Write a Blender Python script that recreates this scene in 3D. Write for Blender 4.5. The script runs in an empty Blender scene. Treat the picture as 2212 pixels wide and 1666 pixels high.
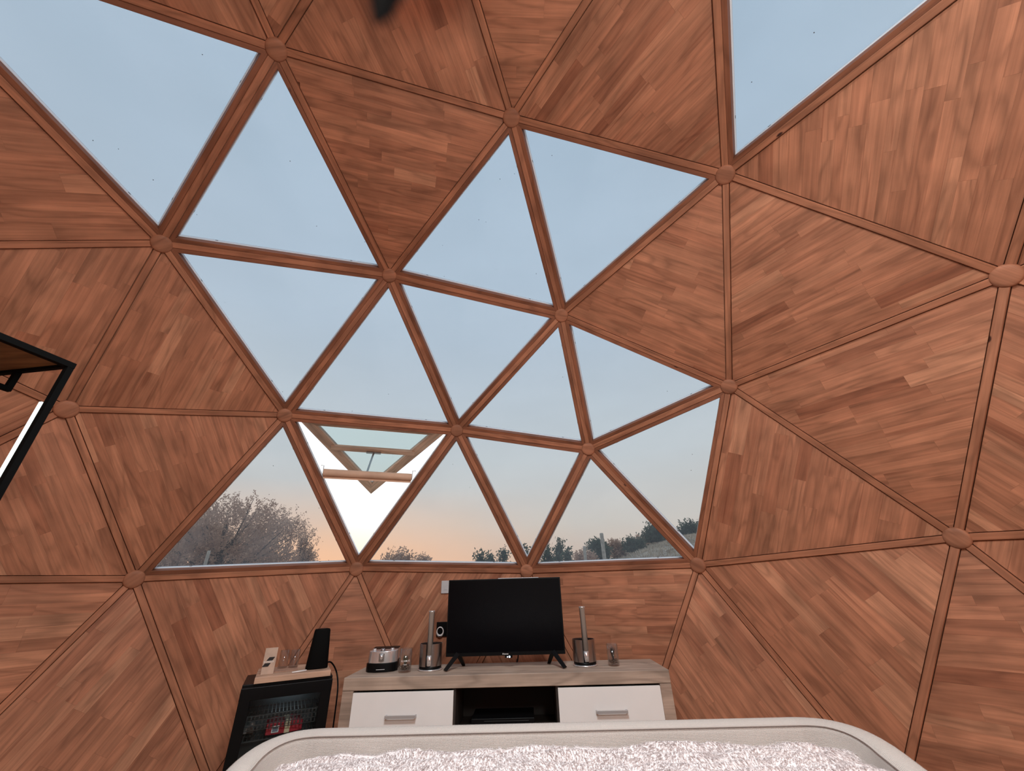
import bpy, bmesh, math, random
import numpy as np
from mathutils import Vector, Matrix, noise
random.seed(7)
C = bpy.context.scene.collection
PI = math.pi
V = Vector

# ------------------------------------------------------------------ camera
CAM = V((0.30447, -0.34513, 1.02978))
RM = ((0.999578, 0.029039, 0.0), (0.01327, -0.456781, -0.88948), (-0.02583, 0.889105, -0.456974))
LENS = 13.702744
cd = bpy.data.cameras.new('camera'); cam = bpy.data.objects.new('camera', cd); C.objects.link(cam)
cd.sensor_fit = 'HORIZONTAL'; cd.sensor_width = 36.0; cd.lens = LENS
cd.clip_start = 0.01; cd.clip_end = 500
m4 = Matrix(RM).to_4x4(); m4.translation = CAM
cam.matrix_world = m4
cd.dof.use_dof = True; cd.dof.focus_distance = 3.0; cd.dof.aperture_fstop = 6.0
bpy.context.scene.camera = cam

def ray(u, v):
    f = LENS / 36 * 2212
    return Matrix(RM) @ V(((u - 1106) / f, -(v - 833) / f, -1))
def at(u, v, Y):                       # the point seen at a pixel, on the plane y = Y
    d = ray(u, v); return CAM + d * ((Y - CAM.y) / d.y)

# ------------------------------------------------------------------ world / light / exposure
sc = bpy.context.scene
sc.view_settings.view_transform = 'Standard'; sc.view_settings.look = 'None'
sc.view_settings.exposure = 0.0; sc.view_settings.gamma = 1.0
sc.view_settings.use_curve_mapping = False
SKY = 1.36
w = bpy.data.worlds.new('sky'); sc.world = w; w.use_nodes = True
wn = w.node_tree.nodes; wl = w.node_tree.links; wn.clear()
def N(nt, t, **kw):
    n = nt.nodes.new(t)
    for k, v in kw.items():
        if k.startswith('_'): setattr(n, k[1:], v)
        else: n.inputs[k].default_value = v
    return n
def ramp(nt, stops, interp='LINEAR'):
    r = nt.nodes.new('ShaderNodeValToRGB'); r.color_ramp.interpolation = interp
    el = r.color_ramp.elements
    while len(el) < len(stops): el.new(0.5)
    for e, (p, c) in zip(el, stops):
        e.position = p; e.color = (c[0], c[1], c[2], 1)
    return r
nt = w.node_tree
tc = N(nt, 'ShaderNodeTexCoord'); sep = N(nt, 'ShaderNodeSeparateXYZ')
wl.new(tc.outputs['Generated'], sep.inputs[0])
# elevation gradient of a hazy dusk sky (dir.z)
rz = ramp(nt, [(0.0, (1.04, 0.74, 0.56)), (0.05, (1.04, 0.81, 0.66)), (0.13, (1.00, 0.94, 0.86)), (0.28, (0.90, 0.98, 1.02)),
               (0.55, (0.74, 0.90, 1.06)), (1.0, (0.60, 0.80, 1.0))])
wl.new(sep.outputs['Z'], rz.inputs[0])
# glow round the set sun
sdir = V((-0.42, 0.905, 0.03)).normalized()
dot = N(nt, 'ShaderNodeVectorMath', _operation='DOT_PRODUCT'); dot.inputs[1].default_value = sdir
wl.new(tc.outputs['Generated'], dot.inputs[0])
mr = N(nt, 'ShaderNodeMapRange'); mr.inputs[1].default_value = 0.80; mr.inputs[2].default_value = 1.0
wl.new(dot.outputs['Value'], mr.inputs[0])
pw = N(nt, 'ShaderNodeMath', _operation='POWER'); pw.inputs[1].default_value = 2.0
wl.new(mr.outputs[0], pw.inputs[0])
low = N(nt, 'ShaderNodeMapRange'); low.inputs[1].default_value = 0.22; low.inputs[2].default_value = 0.0
wl.new(sep.outputs['Z'], low.inputs[0])
gl = N(nt, 'ShaderNodeMath', _operation='MULTIPLY'); wl.new(pw.outputs[0], gl.inputs[0]); wl.new(low.outputs[0], gl.inputs[1])
mix = N(nt, 'ShaderNodeMix', _data_type='RGBA'); mix.inputs['B'].default_value = (1.85, 0.98, 0.50, 1)
wl.new(gl.outputs[0], mix.inputs['Factor']); wl.new(rz.outputs[0], mix.inputs['A'])
cl = N(nt, 'ShaderNodeTexNoise'); cl.inputs['Scale'].default_value = 2.2; cl.inputs['Detail'].default_value = 4
mp = N(nt, 'ShaderNodeMapping'); mp.inputs['Scale'].default_value = (1, 1, 3)
wl.new(tc.outputs['Generated'], mp.inputs[0]); wl.new(mp.outputs[0], cl.inputs['Vector'])
clr = N(nt, 'ShaderNodeMapRange'); clr.inputs[1].default_value = 0.35; clr.inputs[2].default_value = 0.7
clr.inputs[3].default_value = 0.97; clr.inputs[4].default_value = 1.05
wl.new(cl.outputs['Fac'], clr.inputs[0])
sc_ = N(nt, 'ShaderNodeVectorMath', _operation='SCALE'); wl.new(mix.outputs['Result'], sc_.inputs[0]); wl.new(clr.outputs[0], sc_.inputs['Scale'])
bg = N(nt, 'ShaderNodeBackground'); bg.inputs['Strength'].default_value = SKY
wl.new(sc_.outputs[0], bg.inputs[0])
wo = N(nt, 'ShaderNodeOutputWorld'); wl.new(bg.outputs[0], wo.inputs[0])

def light(name, typ, loc, power, col, size, rot=(0, 0, 0), sy=None):
    l = bpy.data.lights.new(name, typ); l.energy = power; l.color = col
    if typ == 'AREA':
        l.size = size
        if sy: l.shape = 'RECTANGLE'; l.size_y = sy
    else: l.shadow_soft_size = size
    o = bpy.data.objects.new(name, l); C.objects.link(o); o.location = loc; o.rotation_euler = rot
    return o
FILL_LAMP = V((1.10, -1.15, 2.25))
light('added_fill_light', 'POINT', FILL_LAMP, 96, (0.86, 0.97, 1.0), 0.17)  # fill light added behind the camera to brighten the room
FILL_DISC = V((0.25, -0.25, 3.25))
light('added_disc_light', 'AREA', FILL_DISC - V((0, 0, 0.035)), 92, (0.88, 0.97, 1.0), 0.62)  # second added light, unseen overhead, brightens upward-facing surfaces

# ------------------------------------------------------------------ helpers
def link(name, me, mat=None, parent=None, smooth=False):
    o = bpy.data.objects.new(name, me); C.objects.link(o)
    if mat is not None and not me.materials: me.materials.append(mat)
    if parent: o.parent = parent
    if smooth:
        me.polygons.foreach_set('use_smooth', [True] * len(me.polygons))
    return o
def tag(o, label=None, cat=None, group=None, kind=None):
    if label: o['label'] = label
    if cat: o['category'] = cat
    if group: o['group'] = group
    if kind: o['kind'] = kind
    return o
def empty(name, loc=(0, 0, 0), rz=0):
    o = bpy.data.objects.new(name, None); C.objects.link(o); o.location = loc; o.rotation_euler = (0, 0, rz)
    o.empty_display_size = 0.1
    return o
def mesh_from_bm(name, bm):
    bmesh.ops.recalc_face_normals(bm, faces=bm.faces)
    me = bpy.data.meshes.new(name); bm.to_mesh(me); bm.free(); return me
def obj(name, bm, mat, parent=None, smooth=False, bevel=0, seg=2, loc=None):
    me = mesh_from_bm(name, bm)
    o = link(name, me, mat, parent, smooth)
    if loc is not None: o.location = loc
    if bevel:
        b = o.modifiers.new('bevel', 'BEVEL'); b.width = bevel; b.segments = seg; b.limit_method = 'ANGLE'
        b.angle_limit = math.radians(40)
        me.polygons.foreach_set('use_smooth', [True] * len(me.polygons))
        wnm = o.modifiers.new('wn', 'WEIGHTED_NORMAL'); wnm.keep_sharp = True
    return o
def bx(bm, c, s, rot=None):
    M = Matrix.Translation(c) @ (rot.to_4x4() if rot is not None else Matrix.Identity(4)) @ Matrix.Diagonal((s[0], s[1], s[2], 1))
    bmesh.ops.create_cube(bm, size=1, matrix=M); return bm
def cyl(bm, p0, p1, r0, r1=None, n=16, cap=True):
    p0 = V(p0); p1 = V(p1); d = p1 - p0
    q = V((0, 0, 1)).rotation_difference(d.normalized())
    M = Matrix.Translation((p0 + p1) / 2) @ q.to_matrix().to_4x4()
    bmesh.ops.create_cone(bm, cap_ends=cap, segments=n, radius1=r0, radius2=r0 if r1 is None else r1, depth=d.length, matrix=M)
    return bm
def lathe(bm, prof, n=32, c=(0, 0, 0)):
    c = V(c); rings = []
    for r, z in prof:
        if r < 1e-6: rings.append([bm.verts.new(c + V((0, 0, z)))])
        else: rings.append([bm.verts.new(c + V((r * math.cos(2 * PI * k / n), r * math.sin(2 * PI * k / n), z))) for k in range(n)])
    for a, b in zip(rings, rings[1:]):
        for k in range(n):
            k2 = (k + 1) % n
            if len(a) == 1 and len(b) == 1: continue
            if len(a) == 1: bm.faces.new((a[0], b[k], b[k2]))
            elif len(b) == 1: bm.faces.new((a[k], b[0], a[k2]))
            else: bm.faces.new((a[k], b[k], b[k2], a[k2]))
    return bm
def smooth_path(pts, k=6):
    pts = [V(p) for p in pts]; q = [pts[0]] + pts + [pts[-1]]; out = []
    for i in range(1, len(q) - 2):
        for j in range(k):
            t = j / k; out.append(0.5 * ((2 * q[i]) + (q[i + 1] - q[i - 1]) * t + (2 * q[i - 1] - 5 * q[i] + 4 * q[i + 1] - q[i + 2]) * t * t + (3 * q[i] - q[i - 1] - 3 * q[i + 1] + q[i + 2]) * t ** 3))
    return out + [pts[-1]]
def tube(bm, pts, r, n=8):
    pts = [V(p) for p in pts]; rings = []
    up = V((0, 0, 1))
    for i, p in enumerate(pts):
        d = (pts[min(i + 1, len(pts) - 1)] - pts[max(i - 1, 0)]).normalized()
        a = d.cross(up)
        if a.length < 0.1: a = d.cross(V((1, 0, 0)))
        a.normalize(); b = d.cross(a)
        rr = r[i] if isinstance(r, (list, tuple)) else r
        rings.append([bm.verts.new(p + (a * math.cos(2 * PI * k / n) + b * math.sin(2 * PI * k / n)) * rr) for k in range(n)])
    for a, b in zip(rings, rings[1:]):
        for k in range(n): bm.faces.new((a[k], a[(k + 1) % n], b[(k + 1) % n], b[k]))
    bm.faces.new(rings[0][::-1]); bm.faces.new(rings[-1])
    return bm
def prism(bm, pts, off):
    a = [bm.verts.new(p) for p in pts]; b = [bm.verts.new(V(p) + off) for p in pts]
    bm.faces.new(a); bm.faces.new(b[::-1]); n = len(a)
    for i in range(n): bm.faces.new((a[i], b[i], b[(i + 1) % n], a[(i + 1) % n]))
    return bm
def text_obj(name, body, size, mat, parent, loc, rot, ext=0.0004):
    c = bpy.data.curves.new(name, 'FONT'); c.body = body; c.size = size; c.extrude = ext
    c.align_x = 'CENTER'; c.align_y = 'CENTER'
    t = bpy.data.objects.new(name, c); C.objects.link(t)
    dg = bpy.context.evaluated_depsgraph_get()
    me = bpy.data.meshes.new_from_object(t.evaluated_get(dg)); bpy.data.objects.remove(t)
    o = link(name, me, mat, parent); me.materials.clear(); me.materials.append(mat)
    o.location = loc; o.rotation_euler = rot; return o

# ------------------------------------------------------------------ materials
def mat(name):
    m = bpy.data.materials.new(name); m.use_nodes = True
    return m, m.node_tree, m.node_tree.nodes['Principled BSDF']
def simple(name, col, rough=0.5, metal=0.0, bump=0.0, bscale=200, spec=0.5, var=0.0, vscale=5):
    m, nt, p = mat(name)
    p.inputs['Base Color'].default_value = (*col, 1); p.inputs['Roughness'].default_value = rough
    p.inputs['Metallic'].default_value = metal; p.inputs['Specular IOR Level'].default_value = spec
    t = N(nt, 'ShaderNodeTexCoord')
    nz = N(nt, 'ShaderNodeTexNoise'); nz.inputs['Scale'].default_value = vscale; nz.inputs['Detail'].default_value = 3
    nt.links.new(t.outputs['Object'], nz.inputs['Vector'])
    v = max(var, 0.03)
    r = ramp(nt, [(0.3, [c * (1 - v) for c in col]), (0.7, [c * (1 + v) for c in col])])
    nt.links.new(nz.outputs['Fac'], r.inputs[0]); nt.links.new(r.outputs[0], p.inputs['Base Color'])
    if bump:
        n2 = N(nt, 'ShaderNodeTexNoise'); n2.inputs['Scale'].default_value = bscale
        nt.links.new(t.outputs['Object'], n2.inputs['Vector'])
        b = N(nt, 'ShaderNodeBump'); b.inputs['Strength'].default_value = bump; b.inputs['Distance'].default_value = 0.002
        nt.links.new(n2.outputs['Fac'], b.inputs['Height']); nt.links.new(b.outputs[0], p.inputs['Normal'])
    return m
def emit(name, col, s):
    m, nt, p = mat(name); p.inputs['Base Color'].default_value = (*col, 1)
    p.inputs['Emission Color'].default_value = (*col, 1); p.inputs['Emission Strength'].default_value = s; return m

def wood(name, lo, mid, hi, coord='UV', vary=1.0, rough=0.55, gscale=1.0, cscale=1.0, streak=0.6, knots=False):
    """grain runs along U (metres); every object gets its own tone and offset"""
    m, nt, p = mat(name); L = nt.links.new
    t = N(nt, 'ShaderNodeTexCoord'); oi = N(nt, 'ShaderNodeObjectInfo')
    mul = N(nt, 'ShaderNodeMath', _operation='MULTIPLY'); mul.inputs[1].default_value = 57.0; L(oi.outputs['Random'], mul.inputs[0])
    cb = N(nt, 'ShaderNodeCombineXYZ'); L(mul.outputs[0], cb.inputs[0]); L(mul.outputs[0], cb.inputs[2])
    m2 = N(nt, 'ShaderNodeMath', _operation='MULTIPLY'); m2.inputs[1].default_value = 13.0; L(oi.outputs['Random'], m2.inputs[0]); L(m2.outputs[0], cb.inputs[1])
    ad = N(nt, 'ShaderNodeVectorMath', _operation='ADD'); L(t.outputs[coord], ad.inputs[0]); L(cb.outputs[0], ad.inputs[1])
    def stretched(sx, sy, scale, det, dist=0.0):
        mp = N(nt, 'ShaderNodeMapping'); mp.inputs['Scale'].default_value = (sx, sy, sy)
        L(ad.outputs[0], mp.inputs[0])
        n = N(nt, 'ShaderNodeTexNoise'); n.inputs['Scale'].default_value = scale; n.inputs['Detail'].default_value = det
        n.inputs['Distortion'].default_value = dist; n.inputs['Roughness'].default_value = 0.6
        L(mp.outputs[0], n.inputs['Vector']); return n
    fine = stretched(2.5 * gscale, 90 * gscale, 1.0, 5)
    broad = stretched(1.1 * gscale, 14 * gscale, 1.0, 3, 0.6)
    # cathedral rings: a noise field through a wave
    rg = stretched(1.6 * cscale, 9 * cscale, 1.0, 1.5, 0.3)
    ml = N(nt, 'ShaderNodeMath', _operation='MULTIPLY'); ml.inputs[1].default_value = 34.0; L(rg.outputs['Fac'], ml.inputs[0])
    sn = N(nt, 'ShaderNodeMath', _operation='SINE'); L(ml.outputs[0], sn.inputs[0])
    s5 = N(nt, 'ShaderNodeMath', _operation='MULTIPLY_ADD'); s5.inputs[1].default_value = 0.5; s5.inputs[2].default_value = 0.5; L(sn.outputs[0], s5.inputs[0])
    pw = N(nt, 'ShaderNodeMath', _operation='POWER'); pw.inputs[1].default_value = 3.0; L(s5.outputs[0], pw.inputs[0])
    tone = ramp(nt, [(0.0, lo), (0.04, [a * 0.6 + b * 0.4 for a, b in zip(lo, mid)]), (0.10, [a * 0.22 + b * 0.78 for a, b in zip(lo, mid)]), (0.5, mid), (0.88, [a * 0.75 + b * 0.25 for a, b in zip(mid, hi)]), (1.0, hi)])
    rv = N(nt, 'ShaderNodeTexWhiteNoise', _noise_dimensions='1D'); L(oi.outputs['Random'], rv.inputs['W'])
    if vary < 1:
        q = N(nt, 'ShaderNodeMapRange'); q.inputs[3].default_value = 0.5 - vary / 2; q.inputs[4].default_value = 0.5 + vary / 2
        L(rv.outputs['Value'], q.inputs[0]); L(q.outputs[0], tone.inputs[0])
    else: L(rv.outputs['Value'], tone.inputs[0])
    g1 = N(nt, 'ShaderNodeMapRange'); g1.inputs[1].default_value = 0.3; g1.inputs[2].default_value = 0.7; g1.inputs[3].default_value = 0.84; g1.inputs[4].default_value = 1.13
    L(fine.outputs['Fac'], g1.inputs[0])
    g2 = N(nt, 'ShaderNodeMapRange'); g2.inputs[1].default_value = 0.3; g2.inputs[2].default_value = 0.7; g2.inputs[3].default_value = 0.74; g2.inputs[4].default_value = 1.18
    L(broad.outputs['Fac'], g2.inputs[0])
    g3 = N(nt, 'ShaderNodeMapRange'); g3.inputs[3].default_value = 1.03; g3.inputs[4].default_value = 0.80; L(pw.outputs[0], g3.inputs[0])
    k = N(nt, 'ShaderNodeMath', _operation='MULTIPLY'); L(g1.outputs[0], k.inputs[0]); L(g2.outputs[0], k.inputs[1])
    k1 = N(nt, 'ShaderNodeMath', _operation='MULTIPLY'); L(k.outputs[0], k1.inputs[0]); L(g3.outputs[0], k1.inputs[1])
    gp = N(nt, 'ShaderNodeNewGeometry'); mo = N(nt, 'ShaderNodeTexNoise'); mo.inputs['Scale'].default_value = 5.0; mo.inputs['Detail'].default_value = 4
    L(gp.outputs['Position'], mo.inputs['Vector'])
    g5 = N(nt, 'ShaderNodeMapRange'); g5.inputs[1].default_value = 0.3; g5.inputs[2].default_value = 0.7; g5.inputs[3].default_value = 0.84; g5.inputs[4].default_value = 1.13
    L(mo.outputs['Fac'], g5.inputs[0])
    k2 = N(nt, 'ShaderNodeMath', _operation='MULTIPLY'); L(k1.outputs[0], k2.inputs[0]); L(g5.outputs[0], k2.inputs[1])
    # dark reddish streaks that come and go along the grain
    sk = stretched(1.6 * gscale, 42 * gscale, 1.0, 2, 0.4)
    g4 = N(nt, 'ShaderNodeMapRange'); g4.inputs[1].default_value = 0.60; g4.inputs[2].default_value = 0.78; g4.inputs[3].default_value = 0.0; g4.inputs[4].default_value = 0.62 * streak
    L(sk.outputs['Fac'], g4.inputs[0])
    sc = N(nt, 'ShaderNodeVectorMath', _operation='SCALE'); L(tone.outputs[0], sc.inputs[0]); L(k2.outputs[0], sc.inputs['Scale'])
    sm = N(nt, 'ShaderNodeMix', _data_type='RGBA'); sm.inputs['B'].default_value = (lo[0] * 0.62, lo[1] * 0.52, lo[2] * 0.5, 1)
    L(g4.outputs[0], sm.inputs['Factor']); L(sc.outputs[0], sm.inputs['A']); colr = sm.outputs['Result']
    if knots:
        mk = N(nt, 'ShaderNodeMapping'); mk.inputs['Scale'].default_value = (2.2, 5.0, 0.0); L(ad.outputs[0], mk.inputs[0])
        vk = N(nt, 'ShaderNodeTexVoronoi'); vk.inputs['Scale'].default_value = 1.0; L(mk.outputs[0], vk.inputs['Vector'])
        kr = N(nt, 'ShaderNodeMapRange'); kr.inputs[1].default_value = 0.045; kr.inputs[2].default_value = 0.028; L(vk.outputs['Distance'], kr.inputs[0])
        km = N(nt, 'ShaderNodeMix', _data_type='RGBA'); km.inputs['B'].default_value = (0.045, 0.015, 0.01, 1)
        L(kr.outputs[0], km.inputs['Factor']); L(colr, km.inputs['A']); colr = km.outputs['Result']
    L(colr, p.inputs['Base Color']); p.inputs['Roughness'].default_value = rough
    p.inputs['Specular IOR Level'].default_value = 0.25
    b = N(nt, 'ShaderNodeBump'); b.inputs['Strength'].default_value = 0.25; b.inputs['Distance'].default_value = 0.001
    L(fine.outputs['Fac'], b.inputs['Height']); L(b.outputs[0], p.inputs['Normal'])
    return m

W_plank = wood('pine_board', (0.35, 0.130, 0.070), (0.470, 0.196, 0.109), (0.56, 0.262, 0.150), streak=1.0)
W_strut = wood('pine_strut', (0.33, 0.125, 0.066), (0.43, 0.175, 0.095), (0.51, 0.23, 0.128), vary=0.8, knots=True)
W_frame = wood('window_frame_wood', (0.22, 0.080, 0.042), (0.28, 0.105, 0.055), (0.34, 0.135, 0.072), vary=0.7, knots=True)
W_hub = wood('hub_wood', (0.34, 0.135, 0.075), (0.41, 0.172, 0.097), (0.46, 0.21, 0.12), vary=0.6, gscale=0.8)
W_oak = wood('greyed_oak', (0.40, 0.285, 0.22), (0.47, 0.35, 0.275), (0.52, 0.39, 0.31), coord='Object', vary=0.3, gscale=1.0)
W_oakv = wood('greyed_oak_upright', (0.40, 0.285, 0.22), (0.45, 0.33, 0.26), (0.50, 0.37, 0.29), coord='Object', vary=0.3)
W_light = wood('raw_beech', (0.50, 0.30, 0.21), (0.58, 0.36, 0.25), (0.62, 0.40, 0.29), coord='Object', vary=0.3)
W_sash = wood('sash_wood_painted_light', (0.60, 0.36, 0.24), (0.72, 0.46, 0.32), (0.78, 0.52, 0.38), vary=0.5)  # lighter base colour holds the daylight falling on the sash from outside
W_dark = wood('brown_shelf_board', (0.16, 0.075, 0.03), (0.20, 0.095, 0.04), (0.24, 0.12, 0.05), coord='Object', vary=0.3)
W_floor = wood('floor_boards', (0.30, 0.19, 0.12), (0.40, 0.26, 0.17), (0.48, 0.33, 0.22), coord='Object', vary=1.0)
M_back = simple('panel_backing', (0.24, 0.095, 0.05), 0.8)
M_skin = simple('outer_skin', (0.35, 0.30, 0.25), 0.8)
M_alu = simple('grey_aluminium_strip', (0.80, 0.82, 0.86), 0.5, 0.05)
M_screw = simple('dark_clip', (0.10, 0.08, 0.08), 0.4, 0.6)
M_steel = simple('brushed_steel', (0.42, 0.41, 0.41), 0.30, 1.0)
M_chrome = simple('chrome', (0.80, 0.79, 0.79), 0.22, 0.75)
M_wire = simple('shelf_wire', (0.16, 0.17, 0.17), 0.35, 0.8)
M_satin = simple('satin_handle', (0.50, 0.48, 0.48), 0.35, 0.35)
M_black = simple('black_plastic', (0.003, 0.003, 0.0035), 0.4, spec=0.18)
M_bmat = simple('matt_black', (0.004, 0.004, 0.004), 0.8, spec=0.08)
M_screen = simple('tv_screen', (0.002, 0.002, 0.003), 0.22, spec=0.12)
M_white = simple('white_plastic', (0.80, 0.76, 0.74), 0.4)
M_grey = simple('light_grey_plastic', (0.58, 0.57, 0.58), 0.5)
M_lacq = simple('white_lacquer', (0.88, 0.85, 0.83), 0.35, spec=0.4)
M_niche = simple('niche_painted_shade', (0.028, 0.018, 0.014), 0.7)  # near-black colour holds the shade inside the open niche
M_print = simple('black_print', (0.012, 0.008, 0.008), 0.6)
M_wtext = simple('white_print', (0.85, 0.83, 0.80), 0.5)
M_green = simple('plant_green', (0.05, 0.08, 0.025), 0.6, var=0.3, vscale=60)
M_dplant = simple('dark_plant', (0.015, 0.014, 0.012), 0.6, var=0.3, vscale=60)
M_pebble = simple('pebbles', (0.16, 0.10, 0.07), 0.3, var=0.8, vscale=90)
M_led = emit('status_led', (0.75, 0.88, 1.0), 6)
M_strip = emit('reflection_glow', (0.93, 1.0, 0.96), 0.9)  # emission put in for a bright reflection beside the rack post
M_red = simple('red_wrap', (0.50, 0.05, 0.065), 0.2, var=0.25, vscale=25, bump=0.6, bscale=60)
M_cream = simple('cream_label', (0.75, 0.62, 0.40), 0.5)
M_navy = simple('grey_print', (0.22, 0.25, 0.30), 0.5)
M_bark = simple('bark', (0.10, 0.07, 0.05), 0.9, var=0.3)
M_post = simple('weathered_post', (0.42, 0.38, 0.33), 0.85, var=0.25, vscale=12)
M_led_in = emit('fridge_lamp', (0.80, 0.95, 1.0), 3.5)
M_fridge_in = simple('fridge_liner', (0.16, 0.18, 0.19), 0.3)

def glass_pane(name, tint, haze=0.05, gloss=0.05, hazecol=(0.9, 0.93, 1.0), spots=True):
    m = bpy.data.materials.new(name); m.use_nodes = True; nt = m.node_tree; nt.nodes.clear(); L = nt.links.new
    tr = N(nt, 'ShaderNodeBsdfTransparent'); tr.inputs[0].default_value = (*tint, 1)
    tl = N(nt, 'ShaderNodeBsdfTranslucent'); tl.inputs[0].default_value = (*hazecol, 1)
    gs = N(nt, 'ShaderNodeBsdfGlossy'); gs.inputs['Roughness'].default_value = 0.08; gs.inputs[0].default_value = (0.9, 0.9, 0.9, 1)
    t = N(nt, 'ShaderNodeTexCoord')
    nz = N(nt, 'ShaderNodeTexNoise'); nz.inputs['Scale'].default_value = 3.0; nz.inputs['Detail'].default_value = 6
    L(t.outputs['Object'], nz.inputs['Vector'])
    r = N(nt, 'ShaderNodeMapRange'); r.inputs[1].default_value = 0.35; r.inputs[2].default_value = 0.75
    r.inputs[3].default_value = haze * 0.7; r.inputs[4].default_value = haze * 1.5
    L(nz.outputs['Fac'], r.inputs[0])
    m1 = N(nt, 'ShaderNodeMixShader'); L(r.outputs[0], m1.inputs[0]); L(tr.outputs[0], m1.inputs[1]); L(tl.outputs[0], m1.inputs[2])
    lw = N(nt, 'ShaderNodeLayerWeight'); lw.inputs[0].default_value = 0.5
    fp = N(nt, 'ShaderNodeMath', _operation='POWER'); fp.inputs[1].default_value = 4.0; L(lw.outputs['Facing'], fp.inputs[0])
    fm = N(nt, 'ShaderNodeMath', _operation='MULTIPLY_ADD'); fm.inputs[1].default_value = min(0.8, gloss * 8); fm.inputs[2].default_value = gloss * 0.35; L(fp.outputs[0], fm.inputs[0])
    m2 = N(nt, 'ShaderNodeMixShader'); L(fm.outputs[0], m2.inputs[0]); L(m1.outputs[0], m2.inputs[1]); L(gs.outputs[0], m2.inputs[2])
    last = m2
    if spots:
        vo = N(nt, 'ShaderNodeTexVoronoi'); vo.inputs['Scale'].default_value = 9.0; L(t.outputs['Object'], vo.inputs['Vector'])
        lt = N(nt, 'ShaderNodeMath', _operation='LESS_THAN'); lt.inputs[1].default_value = 0.022; L(vo.outputs['Distance'], lt.inputs[0])
        df = N(nt, 'ShaderNodeBsdfDiffuse'); df.inputs[0].default_value = (0.12, 0.12, 0.12, 1)
        m3 = N(nt, 'ShaderNodeMixShader'); L(lt.outputs[0], m3.inputs[0]); L(m2.outputs[0], m3.inputs[1]); L(df.outputs[0], m3.inputs[2]); last = m3
    o = N(nt, 'ShaderNodeOutputMaterial'); L(last.outputs[0], o.inputs[0]); return m
M_pane = glass_pane('tinted_glazing', (0.656, 0.660, 0.662), haze=0.045, gloss=0.03)
M_sashpane = glass_pane('sash_glazing', (0.66, 0.69, 0.67), haze=0.06, gloss=0.03)
M_door_glass = glass_pane('fridge_door_glass', (0.85, 0.87, 0.88), haze=0.0, gloss=0.06, spots=False)
M_cup = glass_pane('clear_cup_glass', (0.93, 0.93, 0.92), haze=0.02, gloss=0.12, spots=False)
M_acryl = glass_pane('clear_acrylic', (0.82, 0.80, 0.78), haze=0.15, gloss=0.08, spots=False)

def fabric(name, col, weave=420, bump=0.6):
    m, nt, p = mat(name); L = nt.links.new
    t = N(nt, 'ShaderNodeTexCoord')
    wx = N(nt, 'ShaderNodeTexWave', _wave_type='BANDS', _bands_direction='X'); wx.inputs['Scale'].default_value = weave / 6.28
    wz = N(nt, 'ShaderNodeTexWave', _wave_type='BANDS', _bands_direction='Y'); wz.inputs['Scale'].default_value = weave / 6.28
    for x in (wx, wz):
        x.inputs['Distortion'].default_value = 1.5; x.inputs['Detail'].default_value = 1; L(t.outputs['UV'], x.inputs['Vector'])
    mu = N(nt, 'ShaderNodeMath', _operation='MULTIPLY'); L(wx.outputs['Fac'], mu.inputs[0]); L(wz.outputs['Fac'], mu.inputs[1])
    r = ramp(nt, [(0.0, [c * 0.68 for c in col]), (0.5, [min(1, c * 1.12) for c in col])]); L(mu.outputs[0], r.inputs[0])
    L(r.outputs[0], p.inputs['Base Color']); p.inputs['Roughness'].default_value = 0.95; p.inputs['Specular IOR Level'].default_value = 0.1
    b = N(nt, 'ShaderNodeBump'); b.inputs['Strength'].default_value = bump; b.inputs['Distance'].default_value = 0.0015
    L(mu.outputs[0], b.inputs['Height']); L(b.outputs[0], p.inputs['Normal']); return m
M_fab = fabric('woven_beige', (0.66, 0.58, 0.53), weave=640, bump=0.9)
M_fur = simple('blanket_fur', (0.74, 0.67, 0.66), 0.95, spec=0.05, var=0.10, vscale=14)
M_linen = simple('mattress_cloth', (0.75, 0.70, 0.66), 0.9)

def leafmat(name, c1, c2):
    m = bpy.data.materials.new(name); m.use_nodes = True; nt = m.node_tree; nt.nodes.clear(); L = nt.links.new
    t = N(nt, 'ShaderNodeTexCoord'); nz = N(nt, 'ShaderNodeTexNoise'); nz.inputs['Scale'].default_value = 3.0
    L(t.outputs['Object'], nz.inputs['Vector']); r = ramp(nt, [(0.35, c1), (0.65, c2)]); L(nz.outputs['Fac'], r.inputs[0])
    d = N(nt, 'ShaderNodeBsdfDiffuse'); tl = N(nt, 'ShaderNodeBsdfTranslucent'); L(r.outputs[0], d.inputs[0]); L(r.outputs[0], tl.inputs[0])
    mx = N(nt, 'ShaderNodeMixShader'); mx.inputs[0].default_value = 0.6; L(d.outputs[0], mx.inputs[1]); L(tl.outputs[0], mx.inputs[2])
    o = N(nt, 'ShaderNodeOutputMaterial'); L(mx.outputs[0], o.inputs[0]); return m
M_hair = leafmat('fur_strands', (0.72, 0.66, 0.65), (0.80, 0.745, 0.735))
LF_warm = leafmat('haze_tinted_leaves', (0.52, 0.34, 0.25), (0.66, 0.47, 0.36))  # pinkish sunset haze is put into this leaf colour
LF_green = leafmat('green_leaves', (0.085, 0.12, 0.09), (0.13, 0.17, 0.12))

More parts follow.
